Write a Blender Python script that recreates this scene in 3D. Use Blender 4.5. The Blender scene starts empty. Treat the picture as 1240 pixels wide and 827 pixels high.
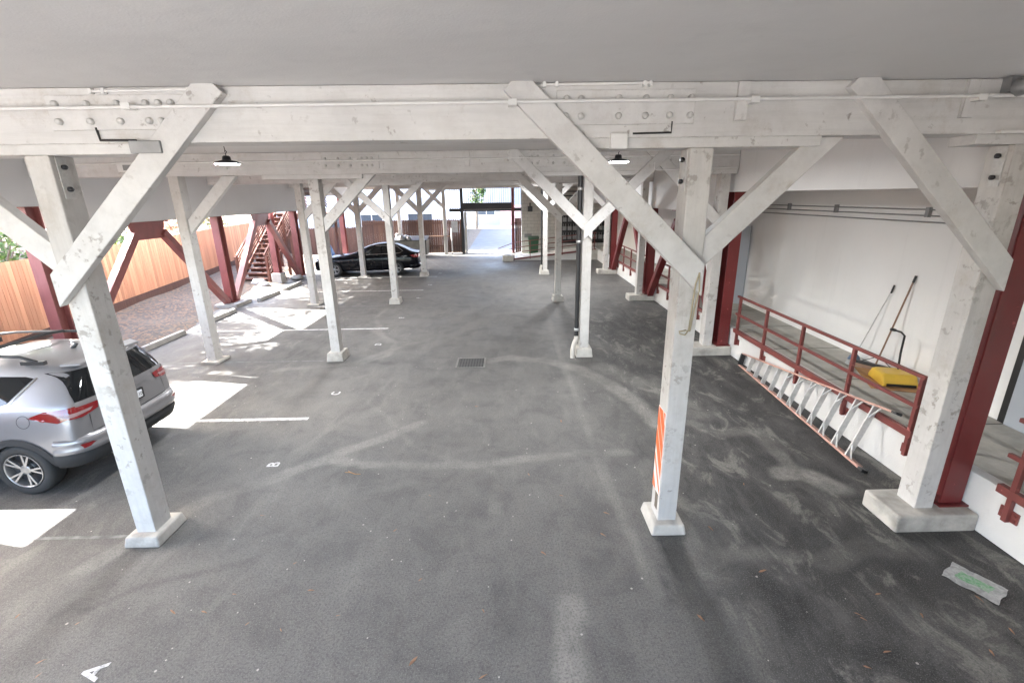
LED = 40; SKY = 0.12; EXPO = 4.65
import bpy, bmesh, math, random
import numpy as np
from mathutils import Vector, Matrix
from mathutils.bvhtree import BVHTree
random.seed(7)
R = math.radians
sc = bpy.context.scene
COL = sc.collection

# ------------------------------------------------------------------ mesh helper
class MB:
    """collects shapes, builds ONE mesh object"""
    def __init__(s): s.v = []; s.f = []; s.m = []; s.sm = []
    def add(s, vs, fs, mi=0, smooth=False):
        o = len(s.v); s.v += [tuple(p) for p in vs]
        for f in fs:
            s.f.append(tuple(i + o for i in f)); s.m.append(mi); s.sm.append(smooth)
        return s
    def box(s, x0, x1, y0, y1, z0, z1, mi=0):
        vs = [(x, y, z) for x in (x0, x1) for y in (y0, y1) for z in (z0, z1)]
        return s.add(vs, [(0,1,3,2),(4,6,7,5),(0,4,5,1),(2,3,7,6),(0,2,6,4),(1,5,7,3)], mi)
    def bar(s, a, b, w, h, up=(0,0,1), mi=0):
        """rectangular bar from a to b; w across, h along up"""
        a = Vector(a); b = Vector(b); d = (b - a).normalized(); u = Vector(up)
        r = d.cross(u)
        if r.length < 1e-5: r = d.cross(Vector((0,1,0)))
        r.normalize(); u = r.cross(d).normalized()
        vs = []
        for p in (a, b):
            for i, j in ((-1,-1),(1,-1),(1,1),(-1,1)): vs.append(p + r*(i*w/2) + u*(j*h/2))
        return s.add(vs, [(3,2,1,0),(4,5,6,7),(0,1,5,4),(1,2,6,5),(2,3,7,6),(3,0,4,7)], mi)
    def tube(s, pts, r, n=10, mi=0, caps=True):
        pts = [Vector(p) for p in pts]; rings = []
        pn = None
        for i, p in enumerate(pts):
            d = (pts[min(i+1, len(pts)-1)] - pts[max(i-1, 0)]).normalized()
            if pn is None:
                pn = d.orthogonal().normalized()
            pn = (pn - d*pn.dot(d))
            pn = pn.normalized() if pn.length > 1e-6 else d.orthogonal().normalized()
            bn = d.cross(pn)
            rr = r[i] if isinstance(r, (list, tuple)) else r
            rings.append([p + (pn*math.cos(2*math.pi*k/n) + bn*math.sin(2*math.pi*k/n))*rr for k in range(n)])
        vs = [v for q in rings for v in q]; fs = []
        for i in range(len(pts)-1):
            for k in range(n):
                fs.append((i*n+k, i*n+(k+1)%n, (i+1)*n+(k+1)%n, (i+1)*n+k))
        s.add(vs, fs, mi, True)
        if caps:
            s.add(rings[0], [tuple(range(n-1, -1, -1))], mi); s.add(rings[-1], [tuple(range(n))], mi)
        return s
    def lathe(s, prof, n=24, axis='z', c=(0,0,0), mi=0, smooth=True):
        """prof: list of (radius, height)"""
        vs = []; c = Vector(c)
        for r, h in prof:
            for k in range(n):
                a = 2*math.pi*k/n; x, y = r*math.cos(a), r*math.sin(a)
                p = {'z': (x, y, h), 'y': (x, h, y), 'x': (h, x, y)}[axis]
                vs.append(c + Vector(p))
        fs = []
        for i in range(len(prof)-1):
            for k in range(n):
                q = (i*n+k, i*n+(k+1)%n, (i+1)*n+(k+1)%n, (i+1)*n+k)
                fs.append(q if axis != 'y' else q[::-1])
        return s.add(vs, fs, mi, smooth)
    def poly(s, pts, mi=0): return s.add(pts, [tuple(range(len(pts)))], mi)
    def prism(s, pts, off, mi=0):
        n = len(pts); off = Vector(off); b = [Vector(p) for p in pts]; t = [p + off for p in b]
        fs = [tuple(range(n-1, -1, -1)), tuple(range(n, 2*n))]
        fs += [(k, (k+1)%n, n+(k+1)%n, n+k) for k in range(n)]
        return s.add(b + t, fs, mi)
    def mesh(s, name, mats):
        me = bpy.data.meshes.new(name); me.from_pydata(s.v, [], s.f)
        for m in (mats if isinstance(mats, (list, tuple)) else [mats]): me.materials.append(m)
        me.polygons.foreach_set('material_index', s.m); me.polygons.foreach_set('use_smooth', s.sm)
        me.update()
        bm = bmesh.new(); bm.from_mesh(me); bmesh.ops.recalc_face_normals(bm, faces=bm.faces); bm.to_mesh(me); bm.free()
        return me
    def build(s, name, mats, parent=None, bevel=0, loc=None):
        return link(name, s.mesh(name, mats), parent, bevel, loc)

def link(name, me, parent=None, bevel=0, loc=None):
    o = bpy.data.objects.new(name, me); COL.objects.link(o)
    if parent: o.parent = parent
    if loc: o.location = loc
    if bevel:
        b = o.modifiers.new('bevel', 'BEVEL'); b.width = bevel; b.segments = 2; b.limit_method = 'ANGLE'; b.angle_limit = R(40)
    return o

def tag(o, label, cat, group=None):
    o['label'] = label; o['category'] = cat
    if group: o['group'] = group
    return o
def thing(name, label, cat, loc=(0,0,0), rz=0, group=None):
    o = bpy.data.objects.new(name, None); COL.objects.link(o); o.empty_display_size = .2
    o.location = loc; o.rotation_euler = (0, 0, rz)
    return tag(o, label, cat, group)
def struct(o): o['kind'] = 'structure'; return o
def dup(root, loc, label=None, rz=None):
    r = root.copy(); COL.objects.link(r); r.location = loc
    if rz is not None: r.rotation_euler = (0, 0, rz)
    if label: r['label'] = label
    for ch in list(root.children):
        c = ch.copy(); COL.objects.link(c); c.parent = r
        for g in list(ch.children):
            d = g.copy(); COL.objects.link(d); d.parent = c
    return r

# ------------------------------------------------------------------ materials
class NT:
    def __init__(s, name):
        s.mat = bpy.data.materials.new(name); s.mat.use_nodes = True; s.t = s.mat.node_tree
        s.b = s.t.nodes['Principled BSDF']
    def n(s, typ, **kw):
        d = s.t.nodes.new(typ)
        for k, v in kw.items():
            if k.startswith('_'): setattr(d, k[1:], v)
            else:
                key = k.replace('__', ' ')
                d.inputs[int(key[1:]) if key[0] == 'i' and key[1:].isdigit() else key].default_value = v
        return d
    def l(s, a, b): s.t.links.new(a, b)
    def coord(s, scale=(1,1,1), rand=True, kind='Object'):
        tc = s.n('ShaderNodeTexCoord'); out = tc.outputs[kind]
        if rand:
            oi = s.n('ShaderNodeObjectInfo'); ad = s.n('ShaderNodeVectorMath', _operation='MULTIPLY_ADD')
            cm = s.n('ShaderNodeCombineXYZ'); 
            for i in range(3): s.l(oi.outputs['Random'], cm.inputs[i])
            ad.inputs[1].default_value = (37, 53, 71); s.l(cm.outputs[0], ad.inputs[0]); s.l(out, ad.inputs[2]); out = ad.outputs[0]
        mp = s.n('ShaderNodeVectorMath', _operation='MULTIPLY'); mp.inputs[1].default_value = scale; s.l(out, mp.inputs[0])
        return mp.outputs[0]
    def noise(s, co, scale, detail=5, rough=.55, dist=0):
        d = s.n('ShaderNodeTexNoise', Scale=scale, Detail=detail, Roughness=rough, Distortion=dist); s.l(co, d.inputs['Vector']); return d.outputs['Fac']
    def ramp(s, fac, a, b, lo=0., hi=1.):
        d = s.n('ShaderNodeMapRange'); d.clamp = True
        d.inputs['From Min'].default_value = a; d.inputs['From Max'].default_value = b
        d.inputs['To Min'].default_value = lo; d.inputs['To Max'].default_value = hi
        s.l(fac, d.inputs['Value']); return d.outputs['Result']
    def math(s, op, a, b):
        d = s.n('ShaderNodeMath', _operation=op)
        for i, q in enumerate((a, b)):
            if isinstance(q, (int, float)): d.inputs[i].default_value = q
            else: s.l(q, d.inputs[i])
        return d.outputs[0]
    def mix(s, fac, a, b):
        d = s.n('ShaderNodeMix', _data_type='RGBA'); 
        for sock, q in ((d.inputs[0], fac), (d.inputs[6], a), (d.inputs[7], b)):
            if isinstance(q, tuple): sock.default_value = (*q, 1) if len(q) == 3 else q
            elif isinstance(q, (int, float)): sock.default_value = q
            else: s.l(q, sock)
        return d.outputs[2]
    def color(s, c):
        if isinstance(c, tuple): s.b.inputs['Base Color'].default_value = (*c, 1)
        else: s.l(c, s.b.inputs['Base Color'])
    def rough(s, r):
        if isinstance(r, (int, float)): s.b.inputs['Roughness'].default_value = r
        else: s.l(r, s.b.inputs['Roughness'])
    def bump(s, h, strength=.3, dist=.01):
        d = s.n('ShaderNodeBump', Strength=strength, Distance=dist); s.l(h, d.inputs['Height']); s.l(d.outputs[0], s.b.inputs['Normal'])

def simple(name, col, rough=.5, metal=0., var=.12, scale=6, coat=0):
    t = NT(name); co = t.coord(); n = t.noise(co, scale, 5)
    dk = tuple(c*(1-var*2) for c in col)
    t.color(t.mix(t.ramp(n, .3, .7), dk, col)); t.rough(rough); t.b.inputs['Metallic'].default_value = metal
    if coat: t.b.inputs['Coat Weight'].default_value = coat; t.b.inputs['Coat Roughness'].default_value = .05
    return t.mat

def painted_timber(name, grain, base=(.56,.54,.515), chips=.66, grime=.5):
    t = NT(name); co = t.coord(); big = t.noise(co, 1.3, 6, .6)
    c = t.mix(t.ramp(big, .35, .7), tuple(b*.86 for b in base), base)
    cg = t.coord(grain); g = t.noise(cg, 1.0, 6, .65)
    c = t.mix(t.ramp(g, .45, .75, 0, .35), c, tuple(b*.62 for b in base))
    crack = t.noise(cg, .6, 8, .7)
    c = t.mix(t.ramp(crack, .68, .74, 0, .6), c, (.16,.14,.12))
    ch = t.noise(co, 9, 5, .62, .2); cl = t.noise(co, 1.5, 3, .5)
    c = t.mix(t.math('MULTIPLY', t.ramp(ch, chips-.045, chips+.01, 0, .6), t.ramp(cl, .42, .60, .1, 1)), c, (.17,.14,.115))
    gr = t.noise(co, 3.3, 6, .7)
    c = t.mix(t.ramp(gr, .46, .74, 0, grime), c, (.36,.335,.31))
    bv = t.n('ShaderNodeBevel', _samples=4, Radius=.014); ge = t.n('ShaderNodeNewGeometry'); dp = t.n('ShaderNodeVectorMath', _operation='DOT_PRODUCT')
    t.l(bv.outputs[0], dp.inputs[0]); t.l(ge.outputs['Normal'], dp.inputs[1])
    ed = t.ramp(dp.outputs['Value'], .985, .80); ew = t.noise(co, 6, 6, .7)
    c = t.mix(t.math('MULTIPLY', ed, t.ramp(ew, .47, .60, 0, .9)), c, (.17,.125,.09))
    bl = t.noise(co, 2.1, 7, .75)
    c = t.mix(t.ramp(bl, .56, .72, 0, .5), c, (.36,.31,.255))
    t.color(c); t.rough(t.ramp(big, .3, .7, .5, .75))
    t.bump(t.math('ADD', g, t.math('MULTIPLY', ch, .4)), .35, .012)
    return t.mat
M = {}
M['post'] = painted_timber('white_painted_post_timber', (22, 22, 1.6), chips=.615)
M['beam'] = painted_timber('white_painted_beam_timber', (1.4, 22, 22), base=(.65,.637,.62), chips=.66, grime=.3)
M['brace'] = painted_timber('white_painted_brace_timber', (7, 22, 7), base=(.65,.637,.62), chips=.655, grime=.32)
def plaster(name, base, amt=.06, bump=.1):
    t = NT(name); co = t.coord(); a = t.noise(co, .45, 6, .6); b = t.noise(co, 60, 3)
    c = t.mix(t.ramp(a, .3, .7), tuple(q*(1-amt*2) for q in base), base)
    st = t.noise(t.coord((3, 3, .35)), 1.2, 6, .65)
    c = t.mix(t.ramp(st, .58, .8, 0, .22), c, tuple(q*.62 for q in base))
    lw = t.noise(co, 1.1, 3, .5); t.color(c); t.rough(.7); t.bump(t.math('ADD', t.math('MULTIPLY', b, .06), lw), bump*3, .05); return t.mat
M['ceiling'] = plaster('painted_ceiling', (.70,.69,.685), .05, .2)
M['panel'] = plaster('grey_painted_panel', (.62,.62,.625), .04)
M['wall'] = plaster('white_painted_wall', (.76,.755,.745), .04)
M['curb'] = plaster('white_painted_kerb_wall', (.66,.65,.63), .1, .4)
def concrete(name, base=(.46,.44,.41), dirt=.4):
    t = NT(name); co = t.coord(); a = t.noise(co, 5, 8, .65); b = t.noise(co, 40, 4); d = t.noise(co, 2.2, 5)
    c = t.mix(t.ramp(a, .3, .7), tuple(q*.75 for q in base), base)
    c = t.mix(t.ramp(d, .5, .75, 0, dirt), c, (.13,.12,.105))
    t.color(c); t.rough(.85); t.bump(t.math('ADD', a, b), .5, .01); return t.mat
M['footing'] = concrete('painted_concrete_footing', (.52,.49,.44), .8)
M['concrete'] = concrete('bare_concrete')
M['bounce'] = concrete('bounce_apron_concrete', (.34,.33,.31), .35)  # pale colour for the added ground that bounces light inside
M['walk'] = concrete('walkway_concrete', (.47,.45,.40), .3)
def steel(name, base, chips=.7):
    t = NT(name); co = t.coord(); a = t.noise(co, 2.5, 6, .6); ch = t.noise(co, 9, 5, .6)
    c = t.mix(t.ramp(a, .3, .7), tuple(q*.72 for q in base), base)
    c = t.mix(t.ramp(ch, chips, chips+.04, 0, .7), c, tuple(min(1, q*1.8+.03) for q in base))
    dd = t.noise(t.coord((4,4,.5)), 2, 5, .7)
    c = t.mix(t.ramp(dd, .55, .8, 0, .5), c, (.07,.035,.03))
    t.color(c); t.rough(t.ramp(a, .3, .7, .32, .55)); t.bump(a, .1, .004); return t.mat
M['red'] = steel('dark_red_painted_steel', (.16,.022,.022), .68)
M['red_sunlit'] = steel('sunlit_red_painted_steel', (.27,.09,.083), .72)  # paler, pinkish red: the sunlit look is put into the colour
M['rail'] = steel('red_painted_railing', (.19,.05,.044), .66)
def wood(name, a, b, grain=(18,18,1.2), island=True, rough=.75):
    t = NT(name); co = t.coord(grain); g = t.noise(co, 1, 6, .6)
    c = t.mix(t.ramp(g, .3, .7), a, b)
    if island:
        ge = t.n('ShaderNodeNewGeometry'); r = ge.outputs['Random Per Island']
        c = t.mix(t.ramp(r, 0, 1, 0, .5), c, tuple(q*.55 for q in a))
        r2 = t.math('FRACT', t.math('MULTIPLY', r, 7.3), 0)
        c = t.mix(t.ramp(r2, .6, 1, 0, .35), c, tuple(min(1, q*1.5) for q in b))
    t.color(c); t.rough(rough); t.bump(g, .3, .006); return t.mat
M['cedar'] = wood('new_cedar_boards', (.36,.16,.085), (.50,.265,.15))
M['oldwood'] = wood('weathered_brown_boards', (.048,.021,.014), (.095,.044,.029))
M['stairwood'] = wood('red_brown_stained_wood', (.115,.042,.028), (.19,.08,.052), (6,6,6))
M['black'] = simple('black_plastic', (.018,.018,.019), .45)
M['blackmetal'] = simple('black_metal', (.03,.03,.034), .4, .3)
M['grey'] = simple('grey_metal', (.30,.30,.30), .45, .4)
M['alu'] = simple('aluminium', (.62,.62,.61), .38, .75, .1, 20)
M['fibre'] = simple('faded_orange_fibreglass', (.50,.29,.23), .55, 0, .12, 12)
M['whitepaint'] = simple('white_enamel', (.74,.73,.71), .45, 0, .06)
M['bolt'] = simple('painted_bolt', (.56,.55,.53), .45, 0, .1, 30)
M['cordmat'] = simple('tan_cord', (.42,.36,.24), .7)
M['drive'] = simple('grey_driveway', (.11,.11,.115), .85, 0, .2, 1.5)
M['yellow'] = simple('yellow_plastic', (.66,.42,.05), .4, 0, .08)
M['card'] = simple('brown_cardboard', (.42,.23,.10), .85, 0, .12)
M['handle'] = simple('wooden_broom_handle', (.25,.15,.10), .6)
M['greenbin'] = simple('green_bin_plastic', (.02,.085,.035), .45)
M['dump'] = simple('dull_grey_green_steel', (.10,.10,.09), .55, .1, .25, 3)
M['mophead'] = simple('blue_grey_plastic', (.08,.13,.19), .5)
M['bluetarp'] = simple('blue_plastic_sheet', (.03,.16,.50), .4)
M['orange'] = simple('orange_reflective_tape', (.85,.16,.035), .4)
M['white'] = simple('white_reflective_tape', (.78,.76,.73), .4, 0, .05)
M['paintline'] = None
t = NT('worn_white_road_paint'); co = t.coord(rand=False); n1 = t.noise(co, 14, 6, .7)
t.color(t.mix(t.ramp(n1, .50, .64, 0, .85), (.50,.50,.49), (.10,.10,.10))); t.rough(.7); M['paintline'] = t.mat
def emit(name, col, s):
    t = NT(name); t.color((.9,.9,.9)); t.b.inputs['Emission Color'].default_value = (*col, 1); t.b.inputs['Emission Strength'].default_value = s; return t.mat
M['flood'] = emit('flood_lamp_lens', (1,1,1), 1.0)
M['led'] = emit('lit_led_lens', (.97,.98,1.0), LED)

# asphalt with tyre dust, cement spills and oil-dark patches (attributes hold stains that have shapes of their own)
t = NT('worn_asphalt'); co = t.coord(rand=False)
big = t.noise(co, .35, 6, .65); mid = t.noise(co, 1.7, 7, .7, .6); fine = t.noise(co, 48, 4, .75); agg = t.noise(co, 95, 3, .7)
streak = t.noise(t.coord((2.6, .8, 1), rand=False), 1.1, 8, .72, .3)
c = t.mix(t.ramp(big, .32, .68), (.083,.079,.074), (.126,.121,.114))
c = t.mix(t.ramp(mid, .44, .62, 0, .55), c, (.150,.143,.132))
c = t.mix(t.ramp(mid, .34, .47, .38, 0), c, (.040,.039,.038))
c = t.mix(t.ramp(streak, .5, .68, 0, .45), c, (.185,.176,.160))
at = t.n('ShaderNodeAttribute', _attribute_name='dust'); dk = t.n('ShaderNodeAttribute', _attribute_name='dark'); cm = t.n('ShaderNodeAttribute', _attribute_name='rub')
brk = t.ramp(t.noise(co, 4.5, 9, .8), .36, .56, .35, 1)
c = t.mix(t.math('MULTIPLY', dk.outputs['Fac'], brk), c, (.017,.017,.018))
st2 = t.noise(t.coord((1.1, .55, 1), rand=False), 2.2, 9, .74, .7)
c = t.mix(t.math('MULTIPLY', cm.outputs['Fac'], t.ramp(streak, .36, .58, .3, .9)), c, (.024,.023,.022))
c = t.mix(t.math('MULTIPLY', cm.outputs['Fac'], t.ramp(st2, .53, .62, 0, .75)), c, (.20,.19,.168))
c = t.mix(t.math('MULTIPLY', cm.outputs['Fac'], t.ramp(st2, .47, .38, 0, .8)), c, (.015,.0145,.014))
fade = t.ramp(t.noise(co, 1.1, 3, .5), .36, .62, .25, .85)
c = t.mix(t.math('MULTIPLY', t.math('MULTIPLY', at.outputs['Fac'], brk), fade), c, (.30,.285,.255))
c = t.mix(t.ramp(fine, .46, .64, 0, .55), c, (.026,.026,.026))
c = t.mix(t.ramp(agg, .55, .66, 0, .55), c, (.24,.236,.228))
vo = t.n('ShaderNodeTexVoronoi', Scale=9.0); t.l(co, vo.inputs['Vector']); 
sel = t.n('ShaderNodeSeparateColor'); t.l(vo.outputs['Color'], sel.inputs[0])
spk = t.math('MULTIPLY', t.math('LESS_THAN', vo.outputs['Distance'], t.ramp(sel.outputs[1], 0, 1, .03, .11)), t.math('GREATER_THAN', sel.outputs[0], .72))
c = t.mix(t.math('MULTIPLY', spk, .75), c, (.42,.40,.36))
t.color(c); t.rough(t.ramp(big, .3, .7, .55, .85)); t.bump(t.math('ADD', t.math('MULTIPLY', fine, .7), agg), .55, .006)
M['asphalt'] = t.mat
t = NT('leaf_littered_dirt'); co = t.coord(rand=False); a = t.noise(co, 1.2, 7, .7); vo = t.n('ShaderNodeTexVoronoi', Scale=17.); t.l(co, vo.inputs['Vector'])
sp = t.n('ShaderNodeSeparateColor'); t.l(vo.outputs['Color'], sp.inputs[0])
c = t.mix(t.ramp(a, .3, .7), (.065,.053,.042), (.12,.10,.078)); c = t.mix(t.ramp(sp.outputs[0], .55, .75, 0, .8), c, (.20,.12,.07)); c = t.mix(t.ramp(sp.outputs[1], .8, .95, 0, .7), c, (.05,.04,.03))
t.color(c); t.rough(.9); t.bump(sp.outputs[2], .8, .03); M['dirt'] = t.mat
def foliage(name, cols):
    t = NT(name); ge = t.n('ShaderNodeNewGeometry'); r = ge.outputs['Random Per Island']
    c = t.mix(t.ramp(r, 0, .6), cols[0], cols[1]); c = t.mix(t.ramp(r, .7, 1), c, cols[2]); t.color(c); t.rough(.6)
    tr = t.n('ShaderNodeBsdfTranslucent'); t.l(c, tr.inputs['Color']); ms = t.n('ShaderNodeMixShader', i0=.3)
    t.l(t.b.outputs[0], ms.inputs[1]); t.l(tr.outputs[0], ms.inputs[2]); t.l(ms.outputs[0], t.t.nodes['Material Output'].inputs[0]); return t.mat
M['leaf'] = foliage('green_leaves', ((.04,.08,.02),(.09,.15,.04),(.16,.18,.05)))
M['leaf2'] = foliage('olive_leaves', ((.07,.09,.03),(.13,.15,.06),(.26,.17,.06)))
M['dryleaf'] = foliage('dry_leaves', ((.20,.10,.06),(.27,.15,.09),(.13,.07,.045)))
M['bark'] = wood('grey_brown_bark', (.10,.08,.06), (.18,.15,.12), (9,9,2), False)
M['glass'] = NT('dark_tinted_glass').mat; g = M['glass'].node_tree.nodes['Principled BSDF']; g.inputs['Base Color'].default_value = (.008,.009,.010,1); g.inputs['Roughness'].default_value = .04
def carpaint(name, col, metal=.6):
    t = NT(name); fl = t.noise(t.coord(rand=False), 900, 1); du = t.noise(t.coord(rand=False), 3, 5, .6)
    c = t.mix(t.ramp(fl, .3, .7), tuple(q*.8 for q in col), col)
    t.color(t.mix(t.ramp(du, .5, .8, 0, .25), c, tuple(q*.7+.03 for q in col))); t.b.inputs['Metallic'].default_value = metal
    t.rough(.38 if metal > .3 else .12); t.b.inputs['Coat Weight'].default_value = .8 if metal > .3 else 0; t.b.inputs['Coat Roughness'].default_value = .06; t.b.inputs['Specular IOR Level'].default_value = .5 if metal > .3 else .22; return t.mat
M['silver'] = carpaint('silver_car_paint', (.27,.265,.275))
M['darkcar'] = carpaint('black_car_paint', (.004,.0045,.007), 0)
M['seam'] = simple('dark_seam', (.012,.012,.012), .6)
M['cladding'] = simple('grey_plastic_cladding', (.022,.022,.023), .8)
M['pane'] = simple('dark_window_pane', (.07,.085,.10), .15)  # even dark grey-blue pane colour
M['frameiron'] = simple('dusty_grate_frame', (.20,.195,.18), .8)
M['grate'] = simple('dusty_dark_iron', (.085,.083,.08), .7)
M['taillight'] = NT('red_light_lens').mat; g = M['taillight'].node_tree.nodes['Principled BSDF']; g.inputs['Base Color'].default_value = (.17,.005,.008,1); g.inputs['Roughness'].default_value = .12; g.inputs['Coat Weight'].default_value = 1
M['clearlens'] = simple('clear_light_lens', (.30,.20,.20), .12)
M['tyre'] = simple('tyre_rubber', (.022,.022,.022), .8)
M['rim'] = simple('alloy_rim', (.34,.34,.34), .3, .8, .08, 8)
M['chrome'] = simple('chrome_trim', (.7,.7,.7), .12, 1., .02)
M['plate'] = simple('pale_number_plate', (.62,.63,.66), .4)
M['facade'] = plaster('pale_blue_white_facade', (.52,.54,.57), .02)
M['facade2'] = plaster('darker_pale_facade', (.26,.265,.275), .04)  # even, darker grey than the other pale facade
M['greyblue'] = plaster('grey_blue_siding', (.36,.39,.43), .03)
M['pink'] = simple('dusty_pink_garage_door', (.52,.33,.31), .6)
t = NT('painted_block_wall'); co = t.coord(rand=False, kind='Object')
mp = t.n('ShaderNodeMapping'); mp.inputs['Rotation'].default_value = (R(90), 0, 0); t.l(co, mp.inputs[0])
bk = t.n('ShaderNodeTexBrick', Scale=1.0); bk.inputs['Brick Width'].default_value = .40; bk.inputs['Row Height'].default_value = .20; bk.inputs['Mortar Size'].default_value = .010
for i, q in ((1, (.60,.585,.55,1)), (2, (.54,.525,.49,1)), (3, (.36,.35,.33,1))): bk.inputs[i].default_value = q
t.l(mp.outputs[0], bk.inputs['Vector']); dn = t.noise(co, 2.2, 6, .65)
t.color(t.mix(t.ramp(dn, .5, .8, 0, .45), bk.outputs[0], (.30,.28,.25))); t.rough(.8); M['block'] = t.mat
t = NT('clear_plastic_film'); co = t.coord(rand=False); w = t.noise(co, 16, 5, .6, 1.0)
t.color(t.mix(t.ramp(w, .4, .65), (.26,.26,.255), (.42,.42,.41))); t.rough(.28); t.bump(w, .5, .015); M['film'] = t.mat
t = NT('green_print_on_film'); co = t.coord(rand=False); w = t.noise(co, 30, 5, .6, 1.)
t.color(t.mix(t.ramp(w, .4, .62), (.10,.30,.13), (.30,.38,.30))); t.rough(.3); M['greenprint'] = t.mat
# ---- ground
DUST =[
  ([(-4.29, 3.83), (-3.74, 4.93), (-3.14, 5.34), (-2.74, 5.68), (-2.4, 6.03), (-1.9, 6.42), (-1.49, 6.81)],0.13,0.60),
  ([(-2.61, 5.8), (-1.93, 5.62), (-1.13, 5.59), (-0.51, 5.57), (0.23, 5.71), (1.17, 5.84), (1.63, 5.8)],0.10,0.60),
  ([(-2.57, 7.65), (-2.06, 7.07), (-1.79, 6.63), (-1.46, 6.11), (-0.87, 5.71), (-0.46, 5.59)],0.05,0.40),
  ([(-0.74, 9.71), (0.03, 9.94), (0.76, 9.68), (1.42, 9.19), (1.93, 8.3), (2.24, 7.36), (2.35, 6.59)],0.20,0.75),
  ([(1.17, 15.08), (1.14, 11.34), (1.14, 9.01), (1.19, 7.58), (1.18, 5.89), (1.21, 4.67), (1.29, 3.76), (1.33, 3.36)],0.07,0.40),
  ([(3.78, 6.34), (3.75, 5.9), (3.71, 5.51), (3.7, 5.27)],0.12,0.80),
  ([(3.5, 5.24), (3.78, 5.17), (3.98, 4.9)],0.20,1.00),
  ([(0.49, 3.25), (0.44, 2.89), (0.4, 2.65)],0.16,1.10),
  ([(1.81, 3.63), (2.05, 3.79), (2.37, 3.84), (2.81, 3.79)],0.10,0.40),
  ([(-0.4, 5.56), (-0.23, 5.32), (-0.24, 4.97), (-0.19, 4.57)],0.08,0.35),
  ([(1.8, 5.54), (1.69, 4.81), (1.88, 4.22), (1.82, 3.63)],0.12,0.35),
  ([(2.79, 6.72), (3.14, 6.29), (3.74, 6.35)],0.15,0.40),
  ([(1.95, 9.21), (2.66, 8.07), (3.04, 7.0)],0.30,0.35),
  ([(-5.54, 9.25), (-4.45, 9.54), (-3.44, 9.75), (-2.92, 10.58), (-2.09, 11.54)],0.12,0.35),
  ([(-3.26, 9.74), (-2.84, 10.27), (-2.87, 11.23), (-3.82, 12.42)],0.08,0.45),
  ([(-4.05, 15.22), (-4.08, 13.8), (-3.59, 12.4), (-3.08, 11.24)],0.08,0.35),
  ([(0.5, 12.15), (1.35, 11.7), (2.42, 10.59), (3.06, 9.4)],0.25,0.30),
  ([(-2.35, 8.95), (-2.66, 7.25), (-2.87, 6.68), (-3.13, 6.06)],0.05,0.20),
  ([(3.08, 3.7), (3.65, 3.91), (4.14, 3.78)],0.15,0.25),
  ([(1.64, 3.01), (1.81, 2.78), (2.51, 2.83)],0.20,0.15),
  ([(-1.48, 14.14), (-0.21, 16.51), (1.12, 18.84)],0.25,0.20),
  ([(-1.98, 10.84), (-0.45, 14.06), (1.65, 14.46)],0.20,0.20),
]
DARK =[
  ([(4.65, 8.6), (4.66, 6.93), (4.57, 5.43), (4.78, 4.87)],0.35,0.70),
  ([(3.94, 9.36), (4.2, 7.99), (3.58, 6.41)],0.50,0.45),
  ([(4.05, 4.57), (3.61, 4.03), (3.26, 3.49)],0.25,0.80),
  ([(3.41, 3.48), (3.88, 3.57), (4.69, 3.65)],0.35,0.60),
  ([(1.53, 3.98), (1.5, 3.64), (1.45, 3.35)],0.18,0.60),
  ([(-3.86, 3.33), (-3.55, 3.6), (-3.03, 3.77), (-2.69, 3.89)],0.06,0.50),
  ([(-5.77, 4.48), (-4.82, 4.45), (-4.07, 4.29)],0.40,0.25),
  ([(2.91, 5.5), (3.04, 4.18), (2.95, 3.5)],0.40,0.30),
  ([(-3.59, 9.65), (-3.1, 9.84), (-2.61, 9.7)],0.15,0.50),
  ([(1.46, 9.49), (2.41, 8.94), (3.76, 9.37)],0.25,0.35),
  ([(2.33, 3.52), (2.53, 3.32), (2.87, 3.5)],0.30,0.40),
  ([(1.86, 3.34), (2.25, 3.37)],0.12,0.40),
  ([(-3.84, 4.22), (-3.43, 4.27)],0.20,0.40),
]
def axis(fine0, fine1, step, outer0, outer1):
    return np.array(outer0 + list(np.arange(fine0, fine1 + 1e-6, step)) + outer1)
gx = axis(-9.4, 5.2, .05, [-300, -80, -30, -16, -11], [7, 12, 30, 80, 300]); gy = axis(.6, 30, .06, [-200, -60, -20, -6, -2], [34, 40, 60, 100, 300])
GX, GY = np.meshgrid(gx, gy, indexing='ij'); nx, ny = GX.shape
def stain(L):
    acc = np.zeros_like(GX)
    for pts, w, s in L:
        dm = np.full_like(GX, 1e9)
        for (ax, ay), (bx, by) in zip(pts[:-1], pts[1:]):
            dx, dy = bx-ax, by-ay; q = np.clip(((GX-ax)*dx + (GY-ay)*dy)/(dx*dx+dy*dy+1e-9), 0, 1)
            dm = np.minimum(dm, np.hypot(GX-ax-q*dx, GY-ay-q*dy))
        wob = .35*np.sin(GX*7.1+GY*3.3) + .3*np.sin(GX*13-GY*9.7)
        acc = np.maximum(acc, s*np.clip((1.05 - dm/(w*(1+.3*wob)))*(2.2 if L is DUST else 1.2), 0, 1))
    return acc
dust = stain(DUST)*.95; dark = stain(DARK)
rub = np.clip((GX-1.2)/1.2, 0, 1)*np.clip((17-GY)/4, 0, 1)*(GX < 5.1) + .5*np.clip((-3.4-GX)/1.5, 0, 1)*(GX > -9.3)
V = np.stack([GX, GY, np.zeros_like(GX)], -1).reshape(-1, 3)
I = np.arange(nx*ny).reshape(nx, ny)
F = np.stack([I[:-1,:-1], I[1:,:-1], I[1:,1:], I[:-1,1:]], -1).reshape(-1, 4)
me = bpy.data.meshes.new('ground'); me.from_pydata(V.tolist(), [], F.tolist()); me.materials.append(M['asphalt'])
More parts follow.
